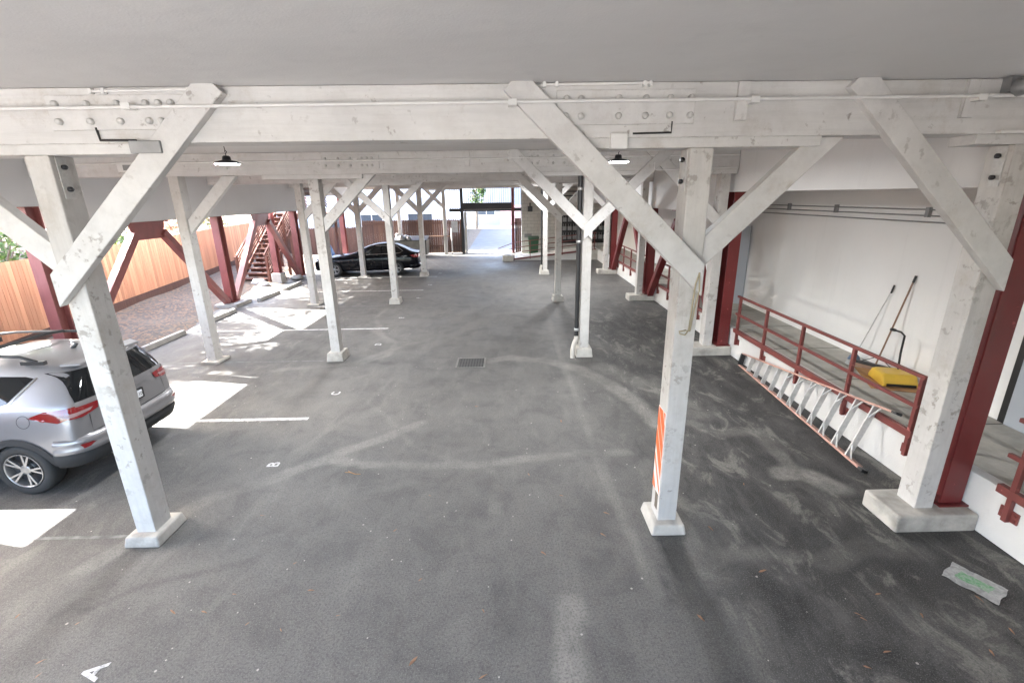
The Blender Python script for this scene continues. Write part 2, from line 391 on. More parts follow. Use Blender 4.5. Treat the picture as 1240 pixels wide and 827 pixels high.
for nm, a in (('dust', dust), ('dark', dark), ('rub', rub)):
    at = me.attributes.new(nm, 'FLOAT', 'POINT'); at.data.foreach_set('value', a.reshape(-1).astype(np.float32))
me.update(); struct(link('ground', me))

# painted stall lines and stencilled letters (paint 4 mm above the asphalt)
M['faint'] = simple('almost_gone_road_paint', (.20,.20,.195), .8, 0, .3, 9)
for x0, x1, y, w in ((-8.2, -3.38, 7.07, .09), (-8.6, -3.4, 12.57, .09), (-8.7, -3.38, 18.08, .09), (-8.2, -3.3, 21.3, .08), (-8.4, -3.9, 4.3, .045), (-8.6, -4.2, 9.95, .05), (-8.6, -4.2, 15.4, .06)):
    struct(MB().add([(x0, y-w/2, .004), (x1, y-w/2, .004), (x1, y+w/2, .004), (x0, y+w/2, .004)], [(0,1,2,3)]).build('stall_line', M['faint' if w < .07 else 'paintline']))
for k in range(6):   # hatched bay in front of the gate
    x = -5.6 + k*.75
    struct(MB().add([(x, 23.6, .004), (x+.10, 23.6, .004), (x-2.2+.10, 29.4, .004), (x-2.2, 29.4, .004)], [(0,1,2,3)]).build('stall_line', M['faint']))
for ch, y in zip('ABCDEFGH', (2.76, 5.68, 8.10, 11.1, 13.75, 16.6, 19.2, 22.2)):
    cu = bpy.data.curves.new('stall_letter', 'FONT'); cu.body = ch; cu.size = .215; cu.align_x = 'CENTER'; cu.align_y = 'CENTER'; cu.offset = .006
    o = bpy.data.objects.new('tmp', cu); COL.objects.link(o); bpy.context.view_layer.update()
    m2 = bpy.data.meshes.new_from_object(o); m2.name = 'stall_letter'; bpy.data.objects.remove(o)
    m2.materials.clear(); m2.materials.append(M['paintline'])
    lo = struct(link('stall_letter', m2)); lo.location = (-3.28, y, .005); lo.rotation_euler = (0, 0, R(90)); 

# dirt strip along the fence and the bank behind it
def fx(y): return -12.07 - .203*(y-14.1)          # fence line
rows = []; N = 70
ys = np.linspace(-6, 30, N)
for y in ys:
    f = fx(y); e = -9.55 - .35*math.sin(y*.9) - (.5 if y > 17 else 0)
    rows.append([(e+.25, y, -.02), (e-.15, y, .05+.02*math.sin(y*3)), ((e+f)/2, y, .12+.05*math.sin(y*2.1)+.03*math.sin(y*5)), (f+.2, y, .24+.03*math.sin(y*1.7)), (f-.4, y, .3)])
vs = [p for r in rows for p in r]; k = 5
fs = [(i*k+j, i*k+j+1, (i+1)*k+j+1, (i+1)*k+j) for i in range(N-1) for j in range(k-1)]
struct(MB().add(vs, fs, 0, True).build('dirt_strip', M['dirt']))
rows = []; ys = np.linspace(-8, 42, 50)
for y in ys:
    f = fx(min(y, 29)); r = []
    for j in range(10):
        d = .25 + j*j*.32
        r.append((f-d, y, 1.75 + .28*d**.8 + .12*math.sin(y*1.3+j) + .1*math.sin(y*3.1+j*2) - (0 if j else 1.6)))
    rows.append(r)
vs = [p for r in rows for p in r]; k = 10
fs = [(i*k+j, i*k+j+1, (i+1)*k+j+1, (i+1)*k+j) for i in range(49) for j in range(k-1)]
struct(MB().add(vs, fs, 0, True).build('hillside', M['dirt']))

# ------------------------------------------------------------------ shell of the garage
struct(MB().add([(-40,-40,.004),(40,-40,.004),(40,-2.6,.004),(-40,-2.6,.004)], [(0,1,2,3)]).build('bounce_apron', M['bounce']))  # unseen pale ground, added to bounce light onto the near ceiling and beam
struct(MB().box(-9.8, 6.7, -2.6, 30.0, 4.37, 4.6).build('ceiling', M['ceiling']))
tag(MB().box(-9.72, -9.50, -2.6, 10.02, 3.41, 4.368).build('fascia_wall', M['panel']), 'higher grey fascia panel over the silver SUV, on the fence side', 'wall')
tag(MB().box(-9.725, -9.495, 10.022, 22.3, 2.97, 4.367).build('fascia_wall', M['panel']), 'long lower grey fascia panel over the red chevron braces, on the fence side', 'wall')
tag(MB().box(-9.72, -9.50, 22.302, 30.0, 3.6, 4.368).build('fascia_wall', M['panel']), 'far grey fascia panel beyond the stairs, over the black sedan', 'wall')
tag(MB().box(4.70, 4.95, -2.6, 10.4, 3.52, 4.368).build('header_wall', M['wall']), 'white drop header above the ladder side railing, nearest stretch', 'wall')
tag(MB().box(4.695, 4.955, 10.402, 29.4, 3.06, 4.367).build('header_wall', M['wall']), 'lower white drop header over the far walkway', 'wall')
tag(MB().box(.4, 6.7, -2.8, -2.602, 0, 4.6).build('added_end_wall', M['wall']), 'unseen white partial wall added behind the camera to limit the light', 'wall')  # out of view, added and sized to limit light from behind
tag(MB().box(6.5, 6.7, -2.6, 30.0, 0, 4.368).build('back_wall', M['wall']), 'tall smooth white wall behind the raised walkway', 'wall')
struct(MB().box(5.10, 6.5, -2.6, 26.2, 0, .55).build('raised_walkway', M['walk']))
tag(MB().box(4.96, 5.10, -2.6, 26.2, 0, .60).build('kerb_wall', M['curb'], bevel=.008), 'low white kerb wall under the red railings of the walkway', 'wall')
wy = MB()
for y in (-1, .6, 2.2, 3.8, 5.4, 7.0, 8.6, 10.2, 11.8, 13.4, 15, 16.6, 18.2): wy.box(5.11, 6.49, y, y+.02, .5505, .5525)
struct(wy.build('walkway_joint', M['dump']))
tag(MB().box(.82, 7, 29.7, 30.0, 0, 4.37).build('block_wall', M['block']), 'pale painted block wall at the far end with a green bin in front', 'wall')

# ------------------------------------------------------------------ timber frame
ROW = (4.22, 9.96, 15.68, 21.40, 29.55); PX = {'L': -3.92, 'LL': -6.70, 'M': 1.66, 'R': 4.46}
cache = {}
def cm(key, fn, mat):
    if key not in cache: cache[key] = fn().mesh(key[0], mat)
    return cache[key]
def brace_front(s):
    # wide board lapped over the face of post and beam; square-cut top, plumb-cut foot
    a = math.atan2(1.64, 1.70); w = .21; c, q = math.cos(a), math.sin(a)
    x0 = -s*.09; zb = 2.60; zt = zb + w/c
    tx, tz = s*1.68, 4.20
    # lower edge runs (x0,zb) -> low top corner; upper edge parallel
    L = (s*tx - s*x0 + 0)/c
    p1 = (x0 + s*L*c, zb + L*q); p2 = (p1[0] - s*w*q, p1[1] + w*c)
    pts = [(x0, -.085, zb), (p1[0], -.085, p1[1]), (p2[0], -.085, p2[1]), (x0, -.085, zt)]
    return MB().prism(pts, (0, .084, 0))
def brace_back(s):
    w = .21; z0 = 2.96; pts = [(s*.099, .05, z0-.145), (s*1.24, .05, 3.946), (s*.94, .05, 3.946), (s*.099, .05, z0+.145)]
    return MB().prism(pts, (0, .11, 0))
def post(row, i, label, left='', right='', foot='block', extra=None):
    front = ROW[i]; t = thing('timber_post', label, 'post', (PX[row], front, 0), 0, 'white timber posts')
    top = 3.868 if row != 'LL' else 3.95
    fz = {'block': .2, 'low': .12, 'pad': .05, 'wide': .2, 'none': 0}[foot]
    link('shaft', cm(('shaft', top, fz), lambda: MB().box(-.10, .10, 0, .24, max(fz-.02, 0), top), M['post']), t, .008)
    if foot in ('block', 'low'):
        def fm():
            m = MB(); a, b = .19, .165
            vs = [(-a,-.11,0),(a,-.11,0),(a,.35,0),(-a,.35,0),(-b,-.09,fz),(b,-.09,fz),(b,.33,fz),(-b,.33,fz)]
            return m.add(vs, [(3,2,1,0),(4,5,6,7),(0,1,5,4),(1,2,6,5),(2,3,7,6),(3,0,4,7)])
        link('footing', cm(('footing', foot), fm, M['footing']), t, .02)
    elif foot == 'pad':
        link('footing', cm(('footing', 'pad'), lambda: MB().box(-.2, .2, -.1, .36, -.01, .05), M['footing']), t, .015)
    elif foot == 'wide':
        link('footing', cm(('footing', 'wide'), lambda: MB().box(-.38, .495, -.14, .36, -.01, .20), M['footing']), t, .025)
    for s, kind in ((-1, left), (1, right)):
        if kind == 'f': link('brace', cm(('brace', 'f', s), lambda: brace_front(s), M['brace']), t, .006, (0, -.014 if s > 0 else 0, 0))
        if kind == 'b': link('brace', cm(('brace', 'b', s), lambda: brace_back(s), M['brace']), t, .006)
    return t
P = {}
P['L1'] = post('L', 0, 'white timber post in front of the silver SUV, with a brace on each side', 'b', 'f', 'low')
P['L2'] = post('L', 1, 'white timber post on a concrete block left of the square drain', '', 'b')
P['L3'] = post('L', 2, 'white timber post on a block in front of the rear of the black sedan', 'f', 'b')
P['L4'] = post('L', 3, 'white timber post just right of the black sedan, by the grey dumpster', 'b', 'b')
P['L5'] = post('L', 4, 'far white timber post at the dark fence, left of the open gate', 'b', '', 'none')
P['LL2'] = post('LL', 1, 'scuffed white timber post on a thin pad by the concrete wheel stop and sun patch', '', 'b', 'pad')
P['LL3'] = post('LL', 2, 'white timber post beside the nose of the black sedan, near the red stairs', '', 'b', 'pad')
P['LL4'] = post('LL', 3, 'white timber post in front of the side doors of the black sedan', 'b', 'b', 'pad')
P['LL5'] = post('LL', 4, 'far white timber post behind the black sedan, by the dark fence', '', 'b', 'none')
P['M1'] = post('M', 0, 'large near white timber post with an orange striped marker near its foot', 'f', 'b', 'low')
P['M2'] = post('M', 1, 'white timber post with a black downpipe strapped to its side', 'f', 'f')
P['M3'] = post('M', 2, 'white timber post on a block, next one beyond the downpipe post', 'f', 'b')
P['M4'] = post('M', 3, 'slim far white timber post on a block near the ramp and green bin', 'b', 'b')
P['R1'] = post('R', 0, 'near white timber post on a wide concrete footing, beside the foot of the ladder', 'f', '', 'wide')
P['R2'] = post('R', 1, 'white timber post on a wide footing at the far tip of the ladder', 'f', '', 'wide')
P['R3'] = post('R', 2, 'white timber post on a wide footing with red braces meeting behind it', 'b', '', 'wide')
P['R4'] = post('R', 3, 'farthest white timber post on the walkway side, on a wide footing', 'b', '', 'wide')
# bolts near the post tops and a strap plate
for k in ('L1', 'M1', 'R1'):
    sx = .101 if k == 'L1' else -.101
    pl = MB().box(min(sx, sx*1.08), max(sx, sx*1.08), .05, .15, 3.52, 3.86).build('strap_plate', M['bolt'], P[k])
    for z in (3.60, 3.78): MB().lathe([(0,0),(.022,0),(.022,.022),(.012,.035),(0,.035)], 10, 'x').build('bolt', M['blackmetal'], pl, loc=(sx*1.08 - (.035 if sx < 0 else 0), .10, z))
# hazard tape on the corner of the marked post
ht = MB().box(-.106, -.101, .012, .228, .42, 1.38).build('hazard_marker', M['white'], P['M1'])
def zclip(P_, z, keep):
    out = []
    for p, q in zip(P_, P_[1:]+P_[:1]):
        a, b = (p[1]-z)*keep, (q[1]-z)*keep
        if a >= 0: out.append(p)
        if a*b < 0: k = a/(a-b); out.append((p[0]+(q[0]-p[0])*k, z))
    return out
for z0, z1 in ((.10, .26), (.42, .50), (.60, .80), (.83, 1.02), (1.05, 1.24), (1.28, 1.5)):
    P_ = zclip(zclip([(.013, z0), (.227, z0+.34), (.227, z1+.34), (.013, z1)], .425, 1), 1.375, -1)
    if len(P_) > 2: MB().add([(-.1075, y, z) for y, z in P_], [tuple(range(len(P_)))]).build('stripe', M['orange'], ht)
MB().box(-.1055, -.1005, .05, .12, .22, .43).build('bare_wood_patch', M['bark'], P['M1'])

bolt_me = MB().lathe([(0,-.03),(.017,-.03),(.024,-.024),(.026,0),(.026,.004)], 12, 'y').mesh('bolt', M['bolt'])
BL = ['nearest white timber beam crossing the whole picture, with bolted splice plates', 'second white timber beam, just beyond the nearest one', 'third white timber beam from the front, over the middle of the lot', 'fourth white timber beam, over the black sedan', 'farthest white timber beam, above the open gate']
for i, f in enumerate(ROW):
    t = thing('timber_beam', BL[i], 'beam', (0, f, 3.95), 0, 'white timber beams')
    x1 = 4.69 if i < 4 else 4.68
    MB().box(-9.49, x1, -.02, .28, 0, .416).build('beam', M['beam'], t, .006)
    for nm in (('L', 'M') if i < 4 else ('L',)):
        MB().box(PX[nm]-1.0, PX[nm]+1.0, -.017, .277, -.082, .001).build('bolster', M['beam'], t, .006)
    if i < 4:
        MB().box(4.0, 4.685, .0, .26, -.082, .001).build('bolster', M['beam'], t, .006)
        for x0, offs in ((-3.69, (.09,.34,.59,.83,1.0-.01,.955+.0)), (.41, (.08,.20,.51,.73,.93,1.10))):
            if x0 < 0: offs = (.08,.33,.57,.80,.90,1.0)
            sp = MB().box(x0, x0+1.14, -.038, -.0195, .10, .36).build('splice_plate', M['brace'], t, .003)
            if i < 3:
                for q in offs:
                    for z in (.165, .295):
                        b = link('bolt', bolt_me, sp); b.location = (x0+q, -.040, z)
    for x in (1.93, 3.82, -5.6, -.8)[:4 if i else 2]:
        MB().prism([(x-.05, -.055, .12), (x+.05, -.055, .12), (x+.06, -.055, .41), (x-.04, -.055, .41)], (0, .034, 0)).build('cleat', M['brace'], t, .004)
# conduits on the beams
for i, f in enumerate(ROW[:3]):
    yy = f - .115 if i == 0 else f - .075
    m = MB().tube([(-9.4, yy, 4.195), (-3, yy, 4.205), (0, yy, 4.215), (4.66, yy, 4.225)], .013, 8)
    for x in (-3.0, .05, 2.0, 3.85): m.box(x-.035, x+.035, yy-.016, yy+.09, 4.19, 4.235)
    tag(m.build('conduit', M['whitepaint']), ('thin white conduit running along the nearest beam', 'thin white conduit along the second beam', 'thin white conduit along the third beam')[i], 'pipe', 'white conduits')
for x0, x1, z, lb in ((.31, 1.17, 4.35, 'short white rod above the bolted plate by the striped post'), (-3.3, -2.48, 4.335, 'short white rod above the bolted plate over the silver SUV')):
    m = MB().tube([(x0, 4.175, z), (x1, 4.175, z+.005)], .011, 8)
    for x in (x0, x0+.1, x1-.05, x1): m.box(x-.012, x+.012, 4.16, 4.20, z-.018, z+.02)
    tag(m.build('pipe_stub', M['whitepaint']), lb, 'pipe')
m = MB().box(-3.05, -2.80, 4.10, 4.20, 3.865, 3.96); tag(m.build('junction_box', M['grey'], bevel=.006), 'grey junction box under the nearest beam over the silver SUV', 'box')
m = MB().tube([(-3.34, 4.185, 4.07), (-3.33, 4.185, 3.975), (-3.04, 4.185, 3.97)], .010, 8); tag(m.build('cable_stub', M['black']), 'bent black cable leading into the grey junction box', 'cable')
m = MB().tube([(1.37, 4.185, 4.07), (1.37, 4.185, 3.985), (1.05, 4.185, 3.98)], .008, 8); tag(m.build('cable_stub', M['black']), 'bent black cable under the bolted plate by the striped post', 'cable')
m = MB().box(.86, 1.0, 4.14, 4.20, 3.86, 3.98); tag(m.build('junction_box', M['whitepaint'], bevel=.006), 'small white junction box under the beam by the striped post', 'box')
m = MB().tube([(4.62, 4.14, 4.36), (4.60, 4.14, 3.98)], .035, 10); m.box(4.1, 4.6, 4.12, 4.17, 3.945, 3.965); tag(m.build('drain_pipe', M['whitepaint']), 'short white pipe at the end of the nearest beam over the wide footing', 'pipe')
m = MB().tube([(2.95, 9.86, 4.1), (2.95, 9.86, 3.98), (3.0, 9.86, 3.95), (4.6, 9.86, 3.99)], .012, 8); m.box(3.55, 3.68, 9.82, 9.9, 3.93, 4.02)
tag(m.build('conduit', M['whitepaint']), 'bent white conduit with a small box beyond the nearest beam, by the walkway', 'pipe', 'white conduits')
m = MB()
for z, y0, y1 in ((3.22, 4, 12.6), (3.13, 4, 12.6), (3.03, 6.6, 12.4)): m.tube([(6.47, y0, z), (6.47, y1, z-.02)], .011, 8)
for y in (6.9, 7.3, 9.4, 11): m.box(6.44, 6.5, y-.03, y+.03, 3.1, 3.25)
tag(m.build('conduit_run', M['grey']), 'three thin conduits high on the white wall behind the walkway', 'pipe')

# ------------------------------------------------------------------ red steel
def hcol(m, x, y, z0, z1, w=.24, d=.3):
    m.box(x-w/2, x+w/2, y-d/2, y-d/2+.022, z0, z1); m.box(x-w/2, x+w/2, y+d/2-.022, y+d/2, z0, z1)
    m.box(x-.012, x+.012, y-d/2+.021, y+d/2-.021, z0, z1); return m
def column(x, y, z0, z1, label, mat, foot=None):
    t = thing('steel_column', label, 'steel column', (x, y, 0), 0, 'red steel columns')
    hcol(MB(), 0, 0, z0+.02, z1).build('shaft', mat, t, .004)
    MB().box(-.16, .16, -.2, .2, z0, z0+.02).build('base_plate', mat, t)
    if foot: MB().box(*foot).build('footing', M['concrete'], t, .02)
    return t
for y, lb, z in ((5.0, 'pale red steel column nearest the camera on the fence side, left of the silver SUV', 3.41), (9.8, 'pale red steel column behind the roof of the silver SUV', 3.41), (15.95, 'pale red steel column between the two chevron braces, near the wheel stops', 2.97), (21.65, 'pale red steel column right of the red stairs', 2.97), (27.9, 'far red steel column behind the hood of the black sedan', 3.6)):
    column(-9.6, y, .12, z, lb, M['red_sunlit'], (-.32, .42, -.5, .5, -.02, .12))
column(-9.95, 20.2, .45, 2.97, 'pale red steel column on a tall concrete pier beside the stairs', M['red_sunlit'], (-.2, .2, -.24, .24, -.02, .45))
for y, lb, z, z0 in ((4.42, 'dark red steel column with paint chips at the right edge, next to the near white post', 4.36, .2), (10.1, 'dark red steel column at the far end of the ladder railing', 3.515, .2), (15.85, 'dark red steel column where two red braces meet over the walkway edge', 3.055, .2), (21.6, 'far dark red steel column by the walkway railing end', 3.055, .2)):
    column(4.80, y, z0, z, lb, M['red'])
def chevron(x, ya, yb, ztop, label, mat, z0=.2):
    ym = (ya+yb)/2; t = thing('chevron_brace', label, 'steel brace', (x, ym, 0), 0, 'red chevron braces')
    for s, y in ((-1, ya+.1), (1, yb-.1)):
        m = MB(); a = Vector((0, y-ym, z0)); b = Vector((0, s*.5, ztop-.3)); m.bar(a, b, .19, .19, (1,0,0)); m.build('leg', mat, t, .008)
    MB().prism([(-.014, -.66, ztop-.002), (-.014, .66, ztop-.002), (-.014, .5, ztop-.46), (-.014, -.5, ztop-.46)], (.028, 0, 0)).build('gusset_plate', mat, t)
    MB().box(-.13, .13, -.68, .68, ztop-.03, ztop-.003).build('cap_plate', mat, t)
    return t
chevron(-9.6, 9.95, 15.8, 2.97, 'pale red inverted-V steel brace behind the sunlit stall, under the grey fascia', M['red_sunlit'], .15)
chevron(-9.6, 16.1, 21.5, 2.97, 'pale red inverted-V steel brace in front of the wooden stairs', M['red_sunlit'], .15)
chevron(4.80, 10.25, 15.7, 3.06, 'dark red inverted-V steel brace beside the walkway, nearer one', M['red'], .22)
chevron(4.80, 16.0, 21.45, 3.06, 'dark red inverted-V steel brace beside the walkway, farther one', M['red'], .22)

# ------------------------------------------------------------------ walkway railings
def railing(y0, y1, ys, label, x=4.925):
    t = thing('railing', label, 'railing', (x, y0, 0), 0, 'red walkway railings'); L = y1-y0
    for nm, z in (('top_rail', 1.37), ('middle_rail', .99)): MB().box(-.022, .022, 0, L, z-.022, z+.022).build(nm, M['rail'], t, .004)
    MB().box(-.028, .034, 0, L, .575, .665).build('bottom_rail', M['rail'], t, .004)
    for y in ys:
        p = MB().box(-.0245, .0245, y-y0-.025, y-y0+.025, .32, 1.348).build('post', M['rail'], t, .004)
        q = MB().box(.020, .034, y-y0-.09, y-y0+.09, .33, .45)
        for a in (-.06, .06):
            for z in (.36, .42): q.box(.008, .021, y-y0+a-.012, y-y0+a+.012, z-.012, z+.012)
        q.build('anchor_plate', M['rail'], p)
    return t
railing(5.04, 9.75, (5.08, 6.22, 7.42, 8.55, 9.62), 'red pipe railing behind the aluminium ladder, in front of the broom')
railing(.6, 3.98, (1.0, 2.6, 3.84), 'red pipe railing at the right edge of the picture')
railing(10.5, 15.3, (10.6, 11.8, 13, 14.2, 15.2), 'red walkway railing between the second and third wide footings')
railing(16.3, 21.2, (16.4, 17.6, 18.8, 20, 21.1), 'red walkway railing beyond the third wide footing')
# ------------------------------------------------------------------ cars
def car_rows(rows, cap_front, cap_rear):
    """rows: (x, zb, yw, zw, ybelt, zbelt, yroof, zroof, xbelt, xroof) -> half sections, mirrored into a closed skin"""
    sec = []
    def pts(r, ky=1, dx=0):
        x, zb, yw, zw, yb, zbt, yr, zr, db, dr = r
        return [(x+dx, 0, zb), (x+dx, yw*.62*ky, zb), (x+dx, yw*.93*ky, zb+.03), (x+dx, yw*.985*ky, zb+.16), (x+dx, yw*ky, zw), (x+db*.4+dx, (yw*.75+yb*.25)*ky, (zw*.35+zbt*.65)),
                (x+db+dx, yb*ky, zbt), (x+db+(dr-db)*.12+dx, (yb*.9+yr*.1)*ky, zbt+(zr-zbt)*.12), (x+dr+dx-(dr-db)*.18, (yr*1.04)*ky, zr-(zr-zbt)*.18), (x+dr+dx, yr*.86*ky, zr-.012), (x+dr+dx, yr*.45*ky, zr+.012), (x+dr+dx, 0, zr+.018)]
    for ky, dx in cap_front: sec.append(pts(rows[0], ky, dx))
    for r in rows: sec.append(pts(r))
    for ky, dx in cap_rear: sec.append(pts(rows[-1], ky, dx))
    n = len(sec[0]); vs = []; fs = []
    for s in sec:
        vs += s + [(x, -y, z) for x, y, z in s[-2:0:-1]]
    m = 2*n-2
    for i in range(len(sec)-1):
        for k in range(m): fs.append((i*m+k, i*m+(k+1)%m, (i+1)*m+(k+1)%m, (i+1)*m+k))
    return vs, fs
def car_body(name, mats, rows, cf, cr, wheels, rad):
    vs, fs = car_rows(rows, cf, cr)
    me = bpy.data.meshes.new(name); me.from_pydata(vs, [], fs)
    bm = bmesh.new(); bm.from_mesh(me); bmesh.ops.remove_doubles(bm, verts=bm.verts, dist=1e-4); bmesh.ops.recalc_face_normals(bm, faces=bm.faces); bm.to_mesh(me); bm.free()
    for p in me.polygons: p.use_smooth = True
    for q in mats: me.materials.append(q)
    o = bpy.data.objects.new('tmp', me); COL.objects.link(o)
    s = o.modifiers.new('s', 'SUBSURF'); s.levels = 3; s.render_levels = 3
    cut = MB()
    tmp = []
    for x in wheels:
        for y in (-1, 1):
            c = MB().lathe([(0, .60), (rad, .60), (rad, 1.2), (0, 1.2)] if y > 0 else [(0, -1.2), (rad, -1.2), (rad, -.60), (0, -.60)], 40, 'y', (x, 0, .33))
            mc = c.mesh('cut', mats[1]); bm = bmesh.new(); bm.from_mesh(mc); bmesh.ops.remove_doubles(bm, verts=bm.verts, dist=1e-5); bmesh.ops.dissolve_degenerate(bm, edges=bm.edges, dist=1e-5); bmesh.ops.recalc_face_normals(bm, faces=bm.faces); bm.to_mesh(mc); bm.free()
            co = bpy.data.objects.new('tmpc', mc); COL.objects.link(co); tmp.append(co)
            b = o.modifiers.new('b', 'BOOLEAN'); b.operation = 'DIFFERENCE'; b.object = co; b.solver = 'EXACT'
    # full skin for projecting, cut skin for the object
    for md in o.modifiers: md.show_viewport = md.type == 'SUBSURF'
    bpy.context.view_layer.update(); dg = bpy.context.evaluated_depsgraph_get()
    full = bpy.data.meshes.new_from_object(o.evaluated_get(dg)); 
    for md in o.modifiers: md.show_viewport = True
    bpy.context.view_layer.update(); dg = bpy.context.evaluated_depsgraph_get()
    out = bpy.data.meshes.new_from_object(o.evaluated_get(dg)); out.name = name
    bpy.data.objects.remove(o)
    for co in tmp: bpy.data.objects.remove(co)
    out.materials.clear()
    for q in mats: out.materials.append(q)
    for p in out.polygons:
        c = p.center; p.material_index = 0
        for x in wheels:
            d = math.hypot(c.x-x, c.z-.33)
            if d < rad+.004 and abs(c.y) < .99 and (abs(p.normal.y) > .95 and abs(abs(c.y)-.60) < .01 or abs(d-rad) < .02 and (p.normal.x*(c.x-x)+p.normal.z*(c.z-.33))/max(d, .01) < -.7): p.material_index = 1
    bm = bmesh.new(); bm.from_mesh(full); bvh = BVHTree.FromBMesh(bm); bm.free()
    return out, bvh
def decal(bvh, poly, axis, sign, off=.004, step=.05, thick=True):
    """flat outline pressed onto the skin: axis 'y' poly is (x,z), axis 'x' poly is (y,z), axis 'z' poly is (x,y)"""
    bm = bmesh.new()
    to = {'y': lambda a, b: Vector((a, sign*1.6, b)), 'x': lambda a, b: Vector((sign*6, a, b)), 'z': lambda a, b: Vector((a, b, 4))}[axis]
    f = bm.faces.new([bm.verts.new(to(a, b)) for a, b in poly])
    U = {'y': (0, 2), 'x': (1, 2), 'z': (0, 1)}[axis]
    for u in U:
        lo = min(v.co[u] for v in bm.verts); hi = max(v.co[u] for v in bm.verts); k = int((hi-lo)/step)
        for i in range(1, k+1):
            n = Vector((0,0,0)); n[u] = 1; p = Vector((0,0,0)); p[u] = lo + i*(hi-lo)/(k+1)
            bmesh.ops.bisect_plane(bm, geom=bm.verts[:]+bm.edges[:]+bm.faces[:], plane_co=p, plane_no=n)
    d = {'y': Vector((0, -sign, 0)), 'x': Vector((-sign, 0, 0)), 'z': Vector((0, 0, -1))}[axis]
    bmesh.ops.triangulate(bm, faces=[f for f in bm.faces if len(f.verts) > 4])
    nor = {}
    for v in bm.verts:
        h = bvh.ray_cast(v.co, d)
        if h[0] is None: h = bvh.find_nearest(v.co + d*(.75 if axis == 'y' else 5 if axis == 'x' else 2.5))
        n = h[1]
        if n.dot(d) > 0: n = -n
        v.co = h[0] + n*off; nor[v.index] = n
    vs = [tuple(v.co) for v in bm.verts]; bm.verts.index_update()
    fs = []
    for f in bm.faces:
        ids = [v.index for v in f.verts]
        if f.normal.dot(d) > 0: ids = ids[::-1]
        fs.append(ids)
    bm.normal_update(); bm.free()
    return MB().add(vs, fs, 0, True)
def merge(*ms):
    r = MB()
    for m in ms:
        o = len(r.v); r.v += m.v; r.f += [tuple(i+o for i in f) for f in m.f]; r.m += m.m; r.sm += m.sm
    return r
def strip(pts, w):
    """thin closed outline round an open polyline, for seams"""
    L = []; Rr = []
    for i, p in enumerate(pts):
        a = pts[max(i-1,0)]; b = pts[min(i+1,len(pts)-1)]; dx, dy = b[0]-a[0], b[1]-a[1]; l = math.hypot(dx, dy) or 1
        L.append((p[0]-dy/l*w/2, p[1]+dx/l*w/2)); Rr.append((p[0]+dy/l*w/2, p[1]-dx/l*w/2))
    return L, Rr
def seam(bvh, pts, axis, sign, w=.009, off=.003):
    L, Rr = strip(pts, w); ms = []
    for i in range(len(pts)-1): ms.append(decal(bvh, [L[i], Rr[i], Rr[i+1], L[i+1]], axis, sign, off, .06))
    return merge(*ms)
def arc(cx, cz, r, a0, a1, n): return [(cx+r*math.cos(R(a0+(a1-a0)*i/n)), cz+r*math.sin(R(a0+(a1-a0)*i/n))) for i in range(n+1)]
def wheel(parent, x, y, r, spokes, width=.22):
    s = 1 if y > 0 else -1
    w = link('wheel', MB().lathe([(.05, -.04), (.09, -.04), (.09, .04), (.05, .04)], 16, 'y').mesh('wheel_hub', M['black']), parent, loc=(x, y, r))
    h = width/2; ri = r*.66
    MB().lathe([(ri, -h*.8), (ri+.02, -h), (r*.9, -h), (r*.975, -h*.82), (r, -h*.55), (r, h*.55), (r*.975, h*.82), (r*.9, h), (ri+.02, h), (ri, h*.8), (ri, -h*.8)], 48, 'y').build('tyre', M['tyre'], w)
    m = MB().lathe([(ri*1.01, s*h*.97), (ri*.97, s*h*1.0), (ri*.93, s*h*.9), (ri*.9, s*h*.2), (ri*.88, -s*h*.7)], 40, 'y')
    m.lathe([(0, s*h*.80), (.045, s*h*.80), (.065, s*h*.74), (.065, s*h*.3)], 20, 'y')
    for k in range(spokes):
        for dd in (-.17, .17):
            a = 2*math.pi*k/spokes; a2 = a + dd
            m.bar((math.cos(a)*.05, s*h*.66, math.sin(a)*.05), (math.cos(a2)*ri*.955, s*h*.80, math.sin(a2)*ri*.955), .026, .03, (0, 1, 0))
    m.build('rim', M['rim'], w, .003)
    MB().lathe([(0, s*h*.25), (ri*.88, s*h*.25)], 24, 'y').build('brake_disc', M['blackmetal'], w)
    return w

# silver SUV: local +x is the rear (points to the driving lane)
SUV = thing('parked_car', 'silver SUV parked behind the near left post, rear end towards the lane', 'car', (-6.18, 6.0, 0))
rows = [ # x, zb, yw, zw, ybelt, zbelt, yroof, zroof, db, dr
 (-3.50,.30,.66,.55,.60,.82,.50,.86,0,0),(-3.36,.26,.80,.58,.74,.90,.62,.94,0,0),(-2.66,.24,.915,.62,.84,.98,.70,1.04,0,0),(-2.02,.24,.92,.62,.87,1.02,.72,1.10,0,0),
 (-1.75,.24,.92,.62,.88,1.03,.68,1.30,0,.05),(-1.15,.24,.92,.62,.88,1.04,.62,1.58,0,.0),(-.5,.24,.92,.62,.875,1.07,.60,1.65,0,0),(.1,.25,.92,.64,.87,1.10,.585,1.645,0,0),
 (.45,.27,.912,.66,.855,1.12,.575,1.62,0,0),(.70,.32,.895,.67,.83,1.13,.565,1.60,-.01,-.06),(.84,.38,.865,.68,.79,1.13,.55,1.585,-.02,-.13)]
me, bv = car_body('body', [M['silver'], M['seam']], rows, [(0,-.09),(.45,-.07),(.85,-.03)], [(.93,.045),(.72,.085),(.35,.105),(0,.11)], (.18,-2.66), .385)
link('body', me, SUV)
